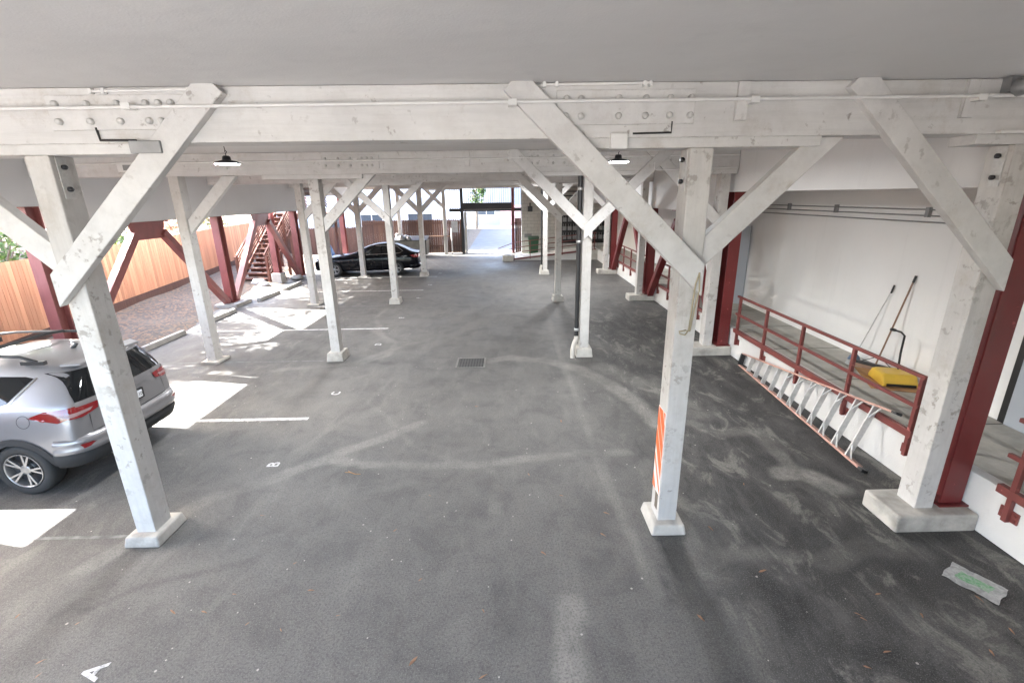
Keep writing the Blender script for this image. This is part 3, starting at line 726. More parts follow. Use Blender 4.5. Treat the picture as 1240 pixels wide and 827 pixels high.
for s in (-1, 1):
    merge(decal(bv, [(-1.62,1.10),(-.72,1.12),(-.72,1.50),(-1.30,1.47)], 'y', s), decal(bv, [(-.64,1.12),(.02,1.155),(.16,1.20),(.40,1.455),(.30,1.475),(-.64,1.50)], 'y', s)).build('side_window', M['glass'], SUV)
    seam(bv, [(-1.75,1.085),(-.72,1.10),(.02,1.135),(.19,1.19),(.44,1.46)], 'y', s, .016, .005).build('window_trim', M['chrome'], SUV)
    merge(seam(bv, [(-.68,.36),(-.70,1.10),(-.70,1.52)], 'y', s), seam(bv, [(-.40,.44),(-.33,.74),(-.10,.93),(0.0,1.14)], 'y', s), seam(bv, [(-1.72,.36),(-1.74,1.06)], 'y', s), seam(bv, [(-1.72,.36),(-.42,.36)], 'y', s)).build('door_seam', M['seam'], SUV)
    cl = merge(*[decal(bv, [p0, p1, q1, q0], 'y', s, .012, .06) for cx in (.18, -2.66) for A, B in [(arc(cx,.33,.372,-12 if cx < 0 else -18,195,16), arc(cx,.33,.455,-14 if cx < 0 else -20,197,16))] for p0, p1, q0, q1 in zip(A[:-1], A[1:], B[:-1], B[1:])],
               decal(bv, [(-2.25,.28),(-.42,.28),(-.44,.40),(-2.22,.40)], 'y', s, .012))
    cl.build('arch_cladding', M['cladding'], SUV)
    tl = merge(decal(bv, [(.44,1.045),(.60,1.10),(.86,1.115),(.88,1.0),(.74,.955),(.60,.99)], 'y', s, .012, .04), decal(bv, [(s*.875,1.105),(s*.47,1.09),(s*.50,1.005),(s*.70,.965),(s*.875,.985)], 'x', 1, .012, .04))
    tl.build('tail_light', M['taillight'], SUV)
    decal(bv, [(s*.84,1.04),(s*.56,1.045),(s*.60,1.015),(s*.82,.995)], 'x', 1, .016, .04).build('tail_light_stripe', M['clearlens'], SUV)
    decal(bv, [(s*.82,.66),(s*.62,.64),(s*.63,.60),(s*.80,.60)], 'x', 1, .055, .04).build('reflector', M['taillight'], SUV)
    for x in (.18, -2.66): wheel(SUV, x, s*.80, .345, 5)
    # roof rails: dark bar raised on feet
    m = MB().tube([(-1.35, s*.575, 1.605), (-1.22, s*.57, 1.685), (-.9, s*.565, 1.715), (-.1, s*.555, 1.72), (.22, s*.55, 1.70), (.40, s*.55, 1.635)], .02, 8); m.box(-1.42, -1.2, s*.575-.025, s*.575+.025, 1.57, 1.64); m.box(.22, .5, s*.55-.025, s*.55+.025, 1.60, 1.645)
    m.build('roof_rail', M['black'], SUV)
m = MB().tube([(-.25, -.55, 1.725), (-.25, -.3, 1.755), (-.25, .3, 1.755), (-.25, .55, 1.725)], .022, 8); m.build('crossbar', M['black'], SUV)
decal(bv, [(-1.95,-.60),(-1.30,-.52),(-1.30,.52),(-1.95,.60)], 'z', 1).build('windscreen', M['glass'], SUV)
decal(bv, [(-1.05,-.38),(-.45,-.38),(-.45,.38),(-1.05,.38)], 'z', 1).build('sunroof', M['glass'], SUV)
decal(bv, [(-.71,1.155),(.71,1.155),(.69,1.26),(.60,1.50),(-.60,1.50),(-.69,1.26)], 'x', 1, .006).build('rear_window', M['glass'], SUV)
merge(seam(bv, [(-.62,.96),(-.64,.74),(.64,.74),(.62,.96)], 'x', 1)).build('tailgate_seam', M['seam'], SUV)
m = MB().prism([(.66,-.56,1.56),(.66,.56,1.56),(.84,.48,1.545),(.84,-.48,1.545)], (0, 0, .035)); m.build('roof_spoiler', M['silver'], SUV, .012)
merge(decal(bv, [(-.36,1.09),(.36,1.09),(.36,1.045),(-.36,1.045)], 'x', 1, .016)).build('handle_trim', M['silver'], SUV)
em = MB()
def ring(m, cy, cz, a, b, x, r=.006):
    m.tube([(x, cy+a*math.cos(R(t)), cz+b*math.sin(R(t))) for t in range(0, 361, 15)], r, 6, caps=False)
xe = .966
ring(em, 0, 1.065, .062, .043, xe+.012); ring(em, 0, 1.065, .024, .042, xe+.012); ring(em, 0, 1.085, .046, .018, xe+.012)
em.build('emblem', M['chrome'], SUV)
pl = MB().box(xe-.05, xe+.004, -.19, .19, .845, .985).build('plate_recess', M['seam'], SUV)
pl = MB().box(xe-.002, xe+.012, -.155, .155, .865, .965).build('number_plate', M['plate'], SUV, .004)
cu = bpy.data.curves.new('c', 'FONT'); cu.body = '8HBC 110'; cu.size = .07; cu.align_x = 'CENTER'; cu.align_y = 'CENTER'; cu.offset = .001
o = bpy.data.objects.new('tmp', cu); COL.objects.link(o); bpy.context.view_layer.update(); m2 = bpy.data.meshes.new_from_object(o); bpy.data.objects.remove(o)
m2.materials.clear(); m2.materials.append(M['seam']); lo = link('plate_characters', m2, pl); lo.location = (xe+.0135, 0, .913); lo.rotation_euler = (R(90), 0, R(90))
# bumper wraps the tail
def sweep(path, prof, mat_i=0):
    """path: list of (x,y,nx,ny); prof: list of (out,z)"""
    vs = []; n = len(prof)
    for x, y, nx, ny in path: vs += [(x+nx*o, y+ny*o, z) for o, z in prof]
    fs = [(i*n+k, i*n+k+1, (i+1)*n+k+1, (i+1)*n+k) for i in range(len(path)-1) for k in range(n-1)]
    return MB().add(vs, fs, mat_i, True)
def tail_path(xs, hw, xr, rc, n=8):
    P_ = [(xs, -hw, 0, -1), (xr-rc, -hw, 0, -1)]
    for i in range(1, n): a = -90 + 90*i/n; P_.append((xr-rc+rc*math.cos(R(a)), -hw+rc+rc*math.sin(R(a)), math.cos(R(a)), math.sin(R(a))))
    P_ += [(xr+.015*math.cos(y*1.5), y, 1, 0) for y in np.linspace(-hw+rc, hw-rc, 7)]
    for i in range(1, n): a = 90*i/n; P_.append((xr-rc+rc*math.cos(R(a)), hw-rc+rc*math.sin(R(a)), math.cos(R(a)), math.sin(R(a))))
    return P_ + [(xr-rc, hw, 0, 1), (xs, hw, 0, 1)]
sweep(tail_path(.64, .885, .95, .30), [(-.03,.735),(.012,.73),(.035,.70),(.04,.66),(.03,.63),(.045,.60),(.045,.55),(.02,.535)]).build('bumper', M['silver'], SUV)
sweep(tail_path(.60, .885, .945, .30), [(.018,.545),(.03,.52),(.03,.46),(-.01,.36),(-.1,.34)]).build('bumper_skirt', M['cladding'], SUV)
fc = MB(); c0 = [(p[0], p[1]) for p in arc(.36, .99, .075, 0, 360, 20)]
seam(bv, c0, 'y', -1, .006, .003).build('fuel_cap_seam', M['seam'], SUV)
MB().tube([(.35,0,1.64),(.42,0,1.70),(.36,0,1.72)], [.03,.02,.008], 8).build('antenna_fin', M['black'], SUV)

# black sedan
SED = thing('parked_car', 'black sedan parked nose in beyond the far posts, rear end towards the lane', 'car', (-5.36, 22.78, 0), R(6))
rows = [(-3.70,.26,.66,.50,.58,.68,.46,.72,0,0),(-3.50,.22,.83,.52,.76,.76,.6,.82,0,0),(-2.8,.2,.91,.54,.84,.86,.68,.92,0,0),(-2.0,.2,.915,.54,.87,.92,.72,.99,0,0),
 (-1.55,.2,.915,.54,.87,.93,.64,1.25,0,.05),(-1.0,.2,.915,.54,.865,.95,.57,1.42,0,0),(-.4,.2,.915,.54,.86,.97,.56,1.455,0,0),(.05,.22,.91,.55,.85,.985,.55,1.39,0,0),(.5,.25,.90,.57,.83,1.0,.60,1.16,0,0),
 (.78,.3,.88,.6,.80,1.0,.66,1.06,0,0),(.98,.34,.83,.62,.74,.99,.62,1.03,0,0)]
me, bv = car_body('body', [M['darkcar'], M['seam']], rows, [(0,-.1),(.5,-.07),(.85,-.03)], [(.9,.05),(.6,.085),(0,.10)], (0,-2.8), .365)
link('body', me, SED)
for s in (-1, 1):
    merge(decal(bv, [(-1.52,.985),(-.66,1.0),(-.66,1.33),(-.95,1.325)], 'y', s), decal(bv, [(-.58,1.0),(.16,1.03),(.30,1.10),(.06,1.27),(-.20,1.325),(-.58,1.335)], 'y', s)).build('side_window', M['glass'], SED)
    seam(bv, [(-1.58,.965),(.16,1.01),(.34,1.09),(.08,1.29),(-.2,1.345),(-.9,1.345)], 'y', s, .018, .006).build('window_trim', M['chrome'], SED)
    merge(seam(bv, [(-.62,.3),(-.62,.98)], 'y', s), seam(bv, [(-1.6,.3),(-1.62,.95)], 'y', s), seam(bv, [(-.36,.42),(-.12,.78),(.05,.98)], 'y', s)).build('door_seam', M['seam'], SED)
    decal(bv, [(-2.35,.245),(-.42,.245),(-.42,.265),(-2.35,.265)], 'y', s, .012).build('sill_trim', M['chrome'], SED)
    merge(decal(bv, [(.62,.92),(1.0,.94),(1.0,.80),(.80,.80)], 'y', s, .01), decal(bv, [(s*.80,.94),(s*.36,.93),(s*.4,.82),(s*.80,.80)], 'x', 1, .01)).build('tail_light', M['taillight'], SED)
    MB().bar((-1.42, s*.9, 1.02), (-1.42, s*1.04, 1.04), .14, .13, (0,0,1)).build('side_mirror', M['darkcar'], SED, .03)
    for x in (0, -2.8): wheel(SED, x, s*.80, .33, 5)
decal(bv, [(.10,-.52),(.62,-.58),(.62,.58),(.10,.52)], 'z', 1).build('rear_window', M['glass'], SED)
decal(bv, [(-1.85,-.62),(-1.12,-.5),(-1.12,.5),(-1.85,.62)], 'z', 1).build('windscreen', M['glass'], SED)
MB().box(1.06, 1.085, -.26, .26, .60, .73).build('number_plate', M['plate'], SED)
sweep(tail_path(.6, .865, 1.06, .3), [(-.03,.52),(.02,.5),(.025,.36),(-.05,.28)]).build('bumper', M['darkcar'], SED)
decal(bv, [(-.3,.90),(.3,.90),(.3,.875),(-.3,.875)], 'x', 1, .012).build('boot_trim', M['chrome'], SED)
# ------------------------------------------------------------------ things on the walkway and floor
LD = thing('ladder', 'long orange fibreglass step ladder with aluminium steps lying on its side against the kerb wall', 'ladder', (4.6, 5.24, 0))
o0 = Vector((4.6, 5.24, 0))
B0, B1, T0, T1 = [Vector(q)-o0 for q in ((4.57,5.22,.02),(4.84,9.15,.02),(4.885,5.27,.80),(4.90,9.17,.26))]
nrm = ((B1-B0).cross(T0-B0)).normalized()
if nrm.x > 0: nrm = -nrm
for a, b in ((B0, B1), (T0, T1)):
    d = (b-a).normalized(); r = MB().bar(a, b, .028, .075, nrm).build('rail', M['fibre'], LD, .003)
    MB().bar(a-d*.03, a+d*.05, .034, .082, nrm).build('foot', M['black'], r)
rr = MB()
for a, b in ((B0, B1), (T0, T1)):
    MB().bar(a-nrm*.10+(b-a)*.03, b-nrm*.06-(b-a)*.03, .024, .05, nrm).build('rear_leg', M['fibre'], LD)
for k in range(11):
    q = .085 + k*.0815; a = B0.lerp(B1, q); b = T0.lerp(T1, q); d = (b-a).normalized(); rd = (B1-B0).normalized()
    st = MB().bar(a+d*.012, b-d*.012, .085, .022, rd).build('step', M['alu'], LD, .003)
    if k < 7:
        w = (b-a).length*.24
        for e, s in ((a, 1), (b, -1)):
            MB().bar(e - rd*.11 + nrm*.02, e + d*s*w + nrm*.02, .018, .014, nrm).build('step_strut', M['alu'], st); MB().bar(e + rd*.10 - nrm*.03, e + d*s*w*.9 - nrm*.03, .018, .014, nrm).build('step_strut', M['alu'], st)
MB().bar(B1*.985+T1*.015, T1, .09, .05, (B1-B0)).build('top_cap', M['black'], LD)

SW = thing('floor_sweeper', 'yellow wedge-shaped push sweeper with a bent black handle, standing on cardboard', 'sweeper', (6.12, 6.84, .563), R(-14))
m = MB(); prof = [(-.24, 0), (.24, 0), (.26, .05), (.17, .19), (-.17, .19), (-.26, .05)]
vs = []
for x, k in ((-.24, .9), (-.18, 1), (.18, 1), (.24, .9)): vs += [(x, y*1.0, z*k) for y, z in prof]
fs = [tuple(range(5,-1,-1)), tuple(range(18,24))] + [(i*6+j, i*6+(j+1)%6, (i+1)*6+(j+1)%6, (i+1)*6+j) for i in range(3) for j in range(6)]
m.add(vs, fs).build('housing', M['yellow'], SW, .02)
MB().box(-.20, .20, -.275, -.262, .02, .06).build('brush_strip', M['black'], SW)
hd = MB().tube([(.10, .10, .17), (.09, .12, .45), (.09, .12, .74), (.03, .12, .80), (-.10, .10, .84)], .016, 8).build('handle', M['black'], SW)
MB().tube([(-.06, .105, .828), (-.13, .10, .845)], .024, 8).build('grip', M['black'], hd)
MB().lathe([(0,-.02),(.02,-.02),(.02,.02),(0,.02)], 12, 'x').build('knob', M['black'], SW, loc=(.25, .0, .09))

tag(MB().add([(6.02,7.55,.5565),(5.62,6.62,.5565),(6.35,6.33,.5565),(6.46,7.25,.5565)]+[(6.02,7.55,.563),(5.62,6.62,.563),(6.35,6.33,.563),(6.46,7.25,.563)], [(3,2,1,0),(4,5,6,7),(0,1,5,4),(1,2,6,5),(2,3,7,6),(3,0,4,7)]).build('cardboard_sheet', M['card']), 'flattened brown cardboard under the yellow sweeper on the walkway', 'cardboard')
tag(MB().add([(6.30,8.1,.557),(5.95,7.7,.557),(6.03,7.6,.557),(6.44,7.55,.557),(6.46,8.0,.557),(6.2,7.75,.60)], [(0,1,5),(1,2,5),(2,3,5),(3,4,5),(4,0,5)]).build('plastic_sheet', M['film']), 'crumpled pale plastic sheet beside the push broom head', 'plastic sheet')
PB = thing('push_broom', 'wide push broom with a long wooden handle leaning on the white wall', 'broom', (6.22, 7.32, .56))
MB().bar((-.16, .34, .085), (.20, -.24, .085), .07, .05).build('head', M['black'], PB, .008)
MB().bar((-.155, .335, .03), (.195, -.235, .03), .06, .06).build('bristles', M['handle'], PB)
MB().tube([(.02, .05, .09), (.25, -.06, 1.60)], .013, 8).build('handle', M['handle'], PB)
MB().tube([(.24, -.055, 1.53), (.256, -.063, 1.64)], .017, 8).build('grip', M['black'], PB)
b = MB(); b.tube([(-.10, .24, .10), (.045, .045, .25)], .007, 6); b.tube([(.14, -.15, .10), (.045, .045, .25)], .007, 6); b.build('brace_wire', M['blackmetal'], PB)
MP = thing('dust_mop', 'thin-handled mop with a blue end, left of the push broom on the walkway', 'mop', (6.28, 7.92, .56))
MB().tube([(0, 0, .06), (.19, -.28, 1.36)], .009, 8).build('handle', M['alu'], MP)
MB().tube([(.185, -.27, 1.28), (.198, -.29, 1.42)], .015, 8).build('grip', M['black'], MP)
MB().lathe([(0,0),(.10,0),(.08,.06),(.02,.12),(0,.12)], 14).build('mop_head', M['mophead'], MP)

# crumpled bag on the asphalt
ps = thing('plastic_bag', 'flat clear plastic bag with green print lying on the asphalt at the right', 'bag', (4.28, 3.40, .006), R(-60))
def film(hx, hy, nx_, ny_, amp, z0):
    vs = []; 
    for i in range(nx_+1):
        for j in range(ny_+1):
            x = -hx+2*hx*i/nx_; y = -hy+2*hy*j/ny_
            vs.append((x+.006*math.sin(y*34), y+.006*math.sin(x*27), z0+amp*abs(math.sin(x*23+y*31)+.6*math.sin(x*51-y*44))))
    return MB().add(vs, [(i*(ny_+1)+j, (i+1)*(ny_+1)+j, (i+1)*(ny_+1)+j+1, i*(ny_+1)+j+1) for i in range(nx_) for j in range(ny_)], 0, True)
film(.20, .15, 30, 22, .0045, .0).build('film', M['film'], ps)
film(.12, .06, 18, 10, .0045, .004).build('print', M['greenprint'], ps)

cd = MB(); pts = [(1.70, 4.128, 2.80), (1.69, 4.12, 2.72), (1.665, 4.13, 2.62)]; 
cd.tube([(1.705, 4.125, 2.82), (1.675, 4.115, 2.72), (1.68, 4.15, 2.56), (1.695, 4.20, 2.40), (1.69, 4.21, 2.26), (1.66, 4.205, 2.215), (1.61, 4.205, 2.225), (1.60, 4.205, 2.25), (1.66, 4.205, 2.26), (1.70, 4.205, 2.25), (1.725, 4.20, 2.5), (1.72, 4.13, 2.66), (1.705, 4.125, 2.82)], .007, 6)
tag(cd.build('hanging_cord', M['cordmat']), 'loop of brown cord hanging on the face of the striped post', 'cord')

DG = thing('drain_grate', 'square metal storm drain grate set in the asphalt of the lane', 'drain', (-.87, 9.62, .005))
m = MB()
for a, b_, c_, d_ in ((-.32,.32,-.32,-.28),(-.32,.32,.28,.32),(-.32,-.28,-.28,.28),(.28,.32,-.28,.28)): m.box(a, b_, c_, d_, 0, .012)
m.build('frame', M['frameiron'], DG); MB().box(-.28, .28, -.28, .28, -.003, .002).build('pit', M['seam'], DG)
m = MB()
for k in range(9): m.box(-.27+k*.06, -.235+k*.06, -.28, .28, .002, .010)
for y in (-.1, .1): m.box(-.28, .28, y-.015, y+.015, .002, .0085)
m.build('grate', M['grate'], DG)

ws = thing('wheel_stop', 'near concrete wheel stop beside the sunlit stall, by the leaf litter', 'wheel stop', (-8.9, 11.6, 0), R(90), 'concrete wheel stops')
MB().prism([(-.75,-.09,0),(-.75,.09,0),(-.75,.06,.12),(-.75,-.06,.12)], (1.5,0,0)).build('block', M['concrete'], ws, .015)
for x in (-.5, .5): MB().lathe([(0,.121),(.018,.121),(.018,.128),(0,.128)], 10).build('pin', M['blackmetal'], ws, loc=(x, 0, 0))
for y, lb in ((14.15, 'second concrete wheel stop, in front of the red steel column footing'), (17.2, 'concrete wheel stop in front of the foot of the red stairs'), (19.2, 'farthest concrete wheel stop, right of the red stairs')):
    dup(ws, (-8.95, y, 0), lb)

# lamps
def lamp_proto(label, loc):
    t = thing('pendant_lamp', label, 'lamp', loc, 0, 'round pendant lamps')
    h = MB().lathe([(0,.10),(.035,.10),(.05,.085),(.055,.045),(.075,.04),(.155,.015),(.16,0),(.155,-.006),(.15,-.006)], 24).build('housing', M['blackmetal'], t)
    for k in range(12):
        a = 2*math.pi*k/12
    MB().lathe([(0,-.010),(.15,-.010),(.152,-.004)], 24).build('lens', M['led'], t)
    MB().tube([(0,0,.10),(0,0,.13),(.02,0,.15),(.0,0,.17),(-.01,0,.15)], .006, 6).build('hook', M['blackmetal'], t)
    MB().tube([(0,0,.16),(-.01,0,.25),(-.03,0,.40)], .005, 6).build('cord', M['black'], t)
    return t
lp = lamp_proto('round pendant lamp hanging over the stall of the silver SUV', (-3.85, 6.9, 3.97))
for loc, lb in (((1.68, 7.5, 3.97), 'round pendant lamp over the lane, seen just left of the striped post'), ((-4.05, 12.9, 4.03), 'round pendant lamp in the middle bay, over the stalls near the red stairs'), ((2.35, 17.9, 4.06), 'far pendant lamp above the lane, right one of the two lit discs'), ((1.55, 19.8, 4.06), 'far pendant lamp above the lane, left one of the two lit discs')):
    dup(lp, loc, lb)
sl = thing('flood_lamp', 'twin-head flood lamp at the top right corner of the picture, on the near beam', 'lamp', (4.13, 4.10, 4.31))
MB().box(-.05, .05, .02, .12, -.05, .06).build('bracket', M['grey'], sl)
MB().lathe([(0,-.10),(.05,-.10),(.065,0),(.068,.02)], 16, 'y').build('head', M['grey'], sl, loc=(0, -.02, -.03))
MB().lathe([(0,-.104),(.048,-.104)], 16, 'y').build('lens', M['flood'], sl, loc=(0, -.02, -.03))
cf = thing('ceiling_fixture', 'square white ceiling fixture behind the near beam, above the silver SUV', 'lamp', (-7.45, 9.93, 4.13))
MB().box(-.22, .22, -.06, .0, -.09, .09).build('housing', M['whitepaint'], cf, .01); MB().box(-.10, .12, -.066, -.058, -.06, .04).build('lens', M['grey'], cf)

# pipes strapped to lane posts
dp = thing('downpipe', 'black downpipe running down the side of the lane post to a white outlet', 'pipe', (1.49, 10.02, 0))
MB().tube([(0,0,.45),(0,0,4.0)], .05, 12).build('pipe', M['black'], dp)
for z in (.62, 2.55, 3.62, 3.9): MB().lathe([(.052,z-.03),(.056,z-.03),(.056,z+.03),(.052,z+.03)], 14).build('strap', M['alu'], dp)
MB().tube([(0,0,.46),(0,-.02,.40),(-.07,-.12,.30),(-.10,-.16,.18),(-.10,-.16,0)], .055, 12).build('outlet', M['footing'], dp)
dp2 = thing('downpipe', 'thin dark pipe beside the far slim lane post', 'pipe', (1.50, 21.5, 0))
MB().tube([(0,0,.4),(0,0,3.9)], .035, 10).build('pipe', M['black'], dp2); MB().tube([(0,0,.42),(-.05,-.08,.2),(-.08,-.1,0)], .06, 10).build('outlet', M['footing'], dp2)

# fallen leaves and twigs: one prototype each
lf = MB(); lf.add([(-.06,0,.004),(-.02,.016,.012),(.03,.012,.009),(.06,0,.004),(.03,-.012,.015),(-.02,-.015,.006)], [(0,1,5),(1,2,4,5),(2,3,4)]); lme = lf.mesh('fallen_leaf', M['dryleaf'])
LV = [(-2.2,3.85),(-2.6,3.48),(-3.04,3.3),(-2.76,3.29),(-1.99,3.09),(-.28,3.23),(-1.55,3.22),(.59,4.85),(.21,5.31),(.96,4.15),(2.97,3.09),(3.5,3.07),(3.76,2.72),(2.7,2.63),(-.81,2.78),(-2.31,3.16),(-.25,2.64),(-1.02,4.91),(2.15,4.21),(1.07,4.5),(4.11,2.9),(2.98,3.05),(2.95,2.75),(4.15,3.22),(-3.78,2.86),(-3.69,2.75),(-3.79,3.21),(-.9,3.6),(.3,3.9),(-1.3,4.3),(2.4,3.6),(3.3,3.3),(-4.4,3.3),(-5,3.7),(1.6,3.1),(-2.9,4.6),(.8,6.8),(-.6,7.4),(2.9,5.0),(-1.9,3.5)]
for i, (x, y) in enumerate(LV):
    o = link('fallen_leaf', lme, None, loc=(x, y, .002)); o.rotation_euler = (random.uniform(-.2,.2), random.uniform(-.2,.2), random.uniform(0, 6.28)); q = random.uniform(.35, .8); o.scale = (q, q*random.uniform(.6,1.1), q)
    tag(o, 'small dry brown leaf lying on the asphalt', 'leaf', 'dry leaves scattered on the asphalt')
tw = MB().tube([(-.11,0,.008),(-.03,.01,.012),(.05,-.005,.010),(.12,.012,.008)], [.003,.005,.005,.003], 6); tw.tube([(-.02,.008,.012),(-.09,.04,.01)], [.004,.002], 6)
o = tag(tw.build('twig', M['card'], None), 'reddish broken twig on the asphalt right of the silver SUV', 'twig'); o.location = (-2.13, 5.42, 0); o.rotation_euler = (0,0,-.3)

# doors in the white wall
def door(y0, label, rz=0, x=6.5):
    t = thing('door', label, 'door', (x, y0, .553), rz)
    MB().box(-.05, -.002, 0, .95, 0, 2.1).build('leaf', M['greyblue'], t, .004)
    MB().tube([(-.05,.86,1.0),(-.10,.86,1.0),(-.10,.76,1.0)], .011, 8).build('handle', M['alu'], t)
    return t
d1 = door(4.45, 'grey blue metal door at the right edge behind the dark red column')
m = MB(); m.box(-.03, .0, -.10, -.005, 0, 2.2); m.box(-.03, .0, .955, 1.05, 0, 2.2); m.box(-.03, .0, -.10, 1.05, 2.105, 2.2); m.build('frame', M['black'], d1)
d2 = door(12.5, 'grey metal door standing open behind the second wide footing', R(48), 6.44)
# ------------------------------------------------------------------ left side: fence, stairs
fn = thing('wooden_fence', 'new orange cedar board fence along the leaf-littered bank at the left', 'fence', (0, 0, 0))
m = MB(); y = -4.0; rg = random.Random(3)
while y < 29.6:
    w = .138; a = (fx(y), y); b = (fx(y+w), y+w)
    m.prism([(a[0], a[1], .46), (b[0], b[1]-.004, .46), (b[0], b[1]-.004, 2.20+rg.uniform(-.008,.008)), (a[0], a[1], 2.20)], (-.02, 0, 0)); y += .142
m.build('boards', M['cedar'], fn)
m = MB()
for k in range(14):
    y0 = -4+k*2.42; m.prism([(fx(y0)+.02, y0, .18), (fx(y0+2.41)+.02, y0+2.41, .18), (fx(y0+2.41)+.02, y0+2.41, .50), (fx(y0)+.02, y0, .50)], (-.04, 0, 0))
m.build('kickboard', M['oldwood'], fn)
for k in range(14):
    y0 = -4+k*2.42; MB().box(fx(y0)-.13, fx(y0)-.035, y0-.05, y0+.05, .1, 2.1).build('post', M['cedar'], fn)
df = thing('wooden_fence', 'dark weathered dog-ear fence at the far end behind the sedan and dumpster', 'fence', (0, 30.25, 0))
m = MB(); x = -9.2
while x < -2.98:
    w = .135; h = 2.12+rg.uniform(-.02,.02); m.prism([(x,0,.05),(x+w,0,.05),(x+w,0,h-.05),(x+w-.03,0,h),(x+.03,0,h),(x,0,h-.05)], (0,.02,0)); x += .142
m.build('boards', M['oldwood'], df)
m = MB(); x = -16
while x < -9.25:
    w = .135; h = 1.72+rg.uniform(-.02,.02); m.prism([(x,0,.05),(x+w,0,.05),(x+w,0,h-.05),(x+w-.03,0,h),(x+.03,0,h),(x,0,h-.05)], (0,.02,0)); x += .142
m.build('lower_boards', M['oldwood'], df)
for z in (.5, 1.9): MB().box(-9.2, -2.98, -.04, -.002, z-.045, z+.045).build('rail', M['oldwood'], df)
fp = thing('wooden_fence', 'narrow strip of dark fence between the open gate and the block wall', 'fence', (0, 30.1, 0))
m = MB()
for k in range(3): m.box(.42+k*.132, .545+k*.132, 0, .02, .05, 2.15)
m.build('boards', M['oldwood'], fp); MB().box(.40, .82, .021, .06, 1.8, 1.9).build('rail', M['oldwood'], fp)

# stairs: run up and away, slatted sides, landing and an upper flight
ST = thing('staircase', 'red brown wooden outdoor stairs with slatted side railings beyond the chevron braces', 'staircase', (-11.05, 20.3, 0))
NS = 15; rise = .187; run = .27; hw = .55
for k in range(NS): MB().box(-hw, hw, k*run, k*run+.29, (k+1)*rise-.035, (k+1)*rise).build('tread', M['stairwood'], ST)
m = MB()
for k in range(NS): m.box(-hw, hw, k*run+.28, k*run+.295, k*rise+.0, (k+1)*rise-.036)
m.build('risers', M['stairwood'], ST)
top = NS*rise; L = NS*run
for s in (-1, 1):
    x = s*(hw+.03)
    MB().prism([(x-.02, -.02, 0), (x-.02, L, top-.12), (x-.02, L, top+.12), (x-.02, -.02, .24)], (.04, 0, 0)).build('stringer', M['stairwood'], ST)
    rl = MB().prism([(x-.03, -.05, 1.12), (x-.03, L, top+1.0), (x-.03, L, top+1.10), (x-.03, -.05, 1.22)], (.06, 0, 0)).build('hand_rail', M['stairwood'], ST)
    for j in range(6):
        z = .32+j*.135; MB().prism([(x-.012, 0, z), (x-.012, L, z+top-.02), (x-.012, L, z+top+.065), (x-.012, 0, z+.085)], (.024, 0, 0)).build('slat', M['stairwood'], ST)
    for q in (0, .5, 1): MB().box(x-.05+s*.06, x+.05+s*.06, q*L-.05, q*L+.05, 0, q*top+1.15).build('newel_post', M['stairwood'], ST)
MB().box(-hw-.1, 2.0, L, L+1.3, top-.08, top).build('landing', M['stairwood'], ST)
for x in (-hw, 1.9): MB().box(x-.06, x+.06, L+1.15, L+1.27, 0, top-.08).build('landing_post', M['stairwood'], ST)
for j in range(7):   # upper flight climbs back beside the lower one
    z = top+.2+j*.14; MB().prism([(1.0, L, z), (1.0, .6, z+1.9), (1.0, .6, z+1.97), (1.0, L, z+.07)], (.03, 0, 0)).build('slat', M['stairwood'], ST)
for j in range(7):
    z = top+.2+j*.14; MB().prism([(2.0, L, z), (2.0, .6, z+1.9), (2.0, .6, z+1.97), (2.0, L, z+.07)], (.03, 0, 0)).build('slat', M['stairwood'], ST)
for k in range(10): MB().box(1.03, 2.0, L-.29-k*.27, L-k*.27, top+(k+1)*.187-.035, top+(k+1)*.187).build('upper_tread', M['stairwood'], ST)
tag(MB().add([(-10.0,24.6,.25),(-9.2,24.5,.2),(-9.1,25.2,.25),(-9.9,25.4,.3),(-9.6,24.9,1.25),(-9.35,25.0,1.15)], [(0,1,5,4),(1,2,5),(2,3,4,5),(3,0,4)]).build('tarp_heap', M['bluetarp']), 'blue tarp covered heap between the stairs and the red column', 'tarp')
for i, (x, y, s) in enumerate(((-10.6, 19.7, .28), (-10.1, 19.2, .2), (-9.55, 21.0, .22))):
    m = MB().lathe([(0,0),(s,.0),(s*1.05,s*.35),(s*.7,s*.75),(0,s*.85)], 9)
    rr_ = random.Random(i); m.v = [(a*(1+rr_.uniform(-.15,.15)), b*(1+rr_.uniform(-.15,.15)), c) for a, b, c in m.v]
    o = tag(m.build('rock', M['concrete']), ('large grey rock at the foot of the red stairs', 'small grey rock in front of the concrete pier by the stairs', 'grey rock beside the red column right of the stairs')[i], 'rock'); o.location = (x, y, .05)

# ------------------------------------------------------------------ foliage
def leaf_mass(c, rad, n, size, rg, flat=1.0, clumps=14):
    m = MB(); cs = []
    for _ in range(clumps):
        while True:
            p = Vector((rg.uniform(-1,1), rg.uniform(-1,1), rg.uniform(-1,1)))
            if .25 < p.length < 1: break
        cs.append((Vector((p.x*rad[0], p.y*rad[1], p.z*rad[2])), rg.uniform(.25,.5)))
    for _ in range(n):
        b, k = cs[rg.randrange(len(cs))]
        p = Vector(c) + b + Vector((rg.gauss(0,.45)*rad[0]*k, rg.gauss(0,.45)*rad[1]*k, rg.gauss(0,.45)*rad[2]*k))
        u = Vector((rg.gauss(0,1), rg.gauss(0,1), rg.gauss(0,.6))).normalized(); v = u.cross(Vector((rg.gauss(0,1), rg.gauss(0,1), rg.gauss(0,1)))).normalized()
        s = size*rg.uniform(.6,1.4)
        m.add([p-u*s, p+v*s*.45, p+u*s, p-v*s*.45], [(0,1,2,3)])
    return m
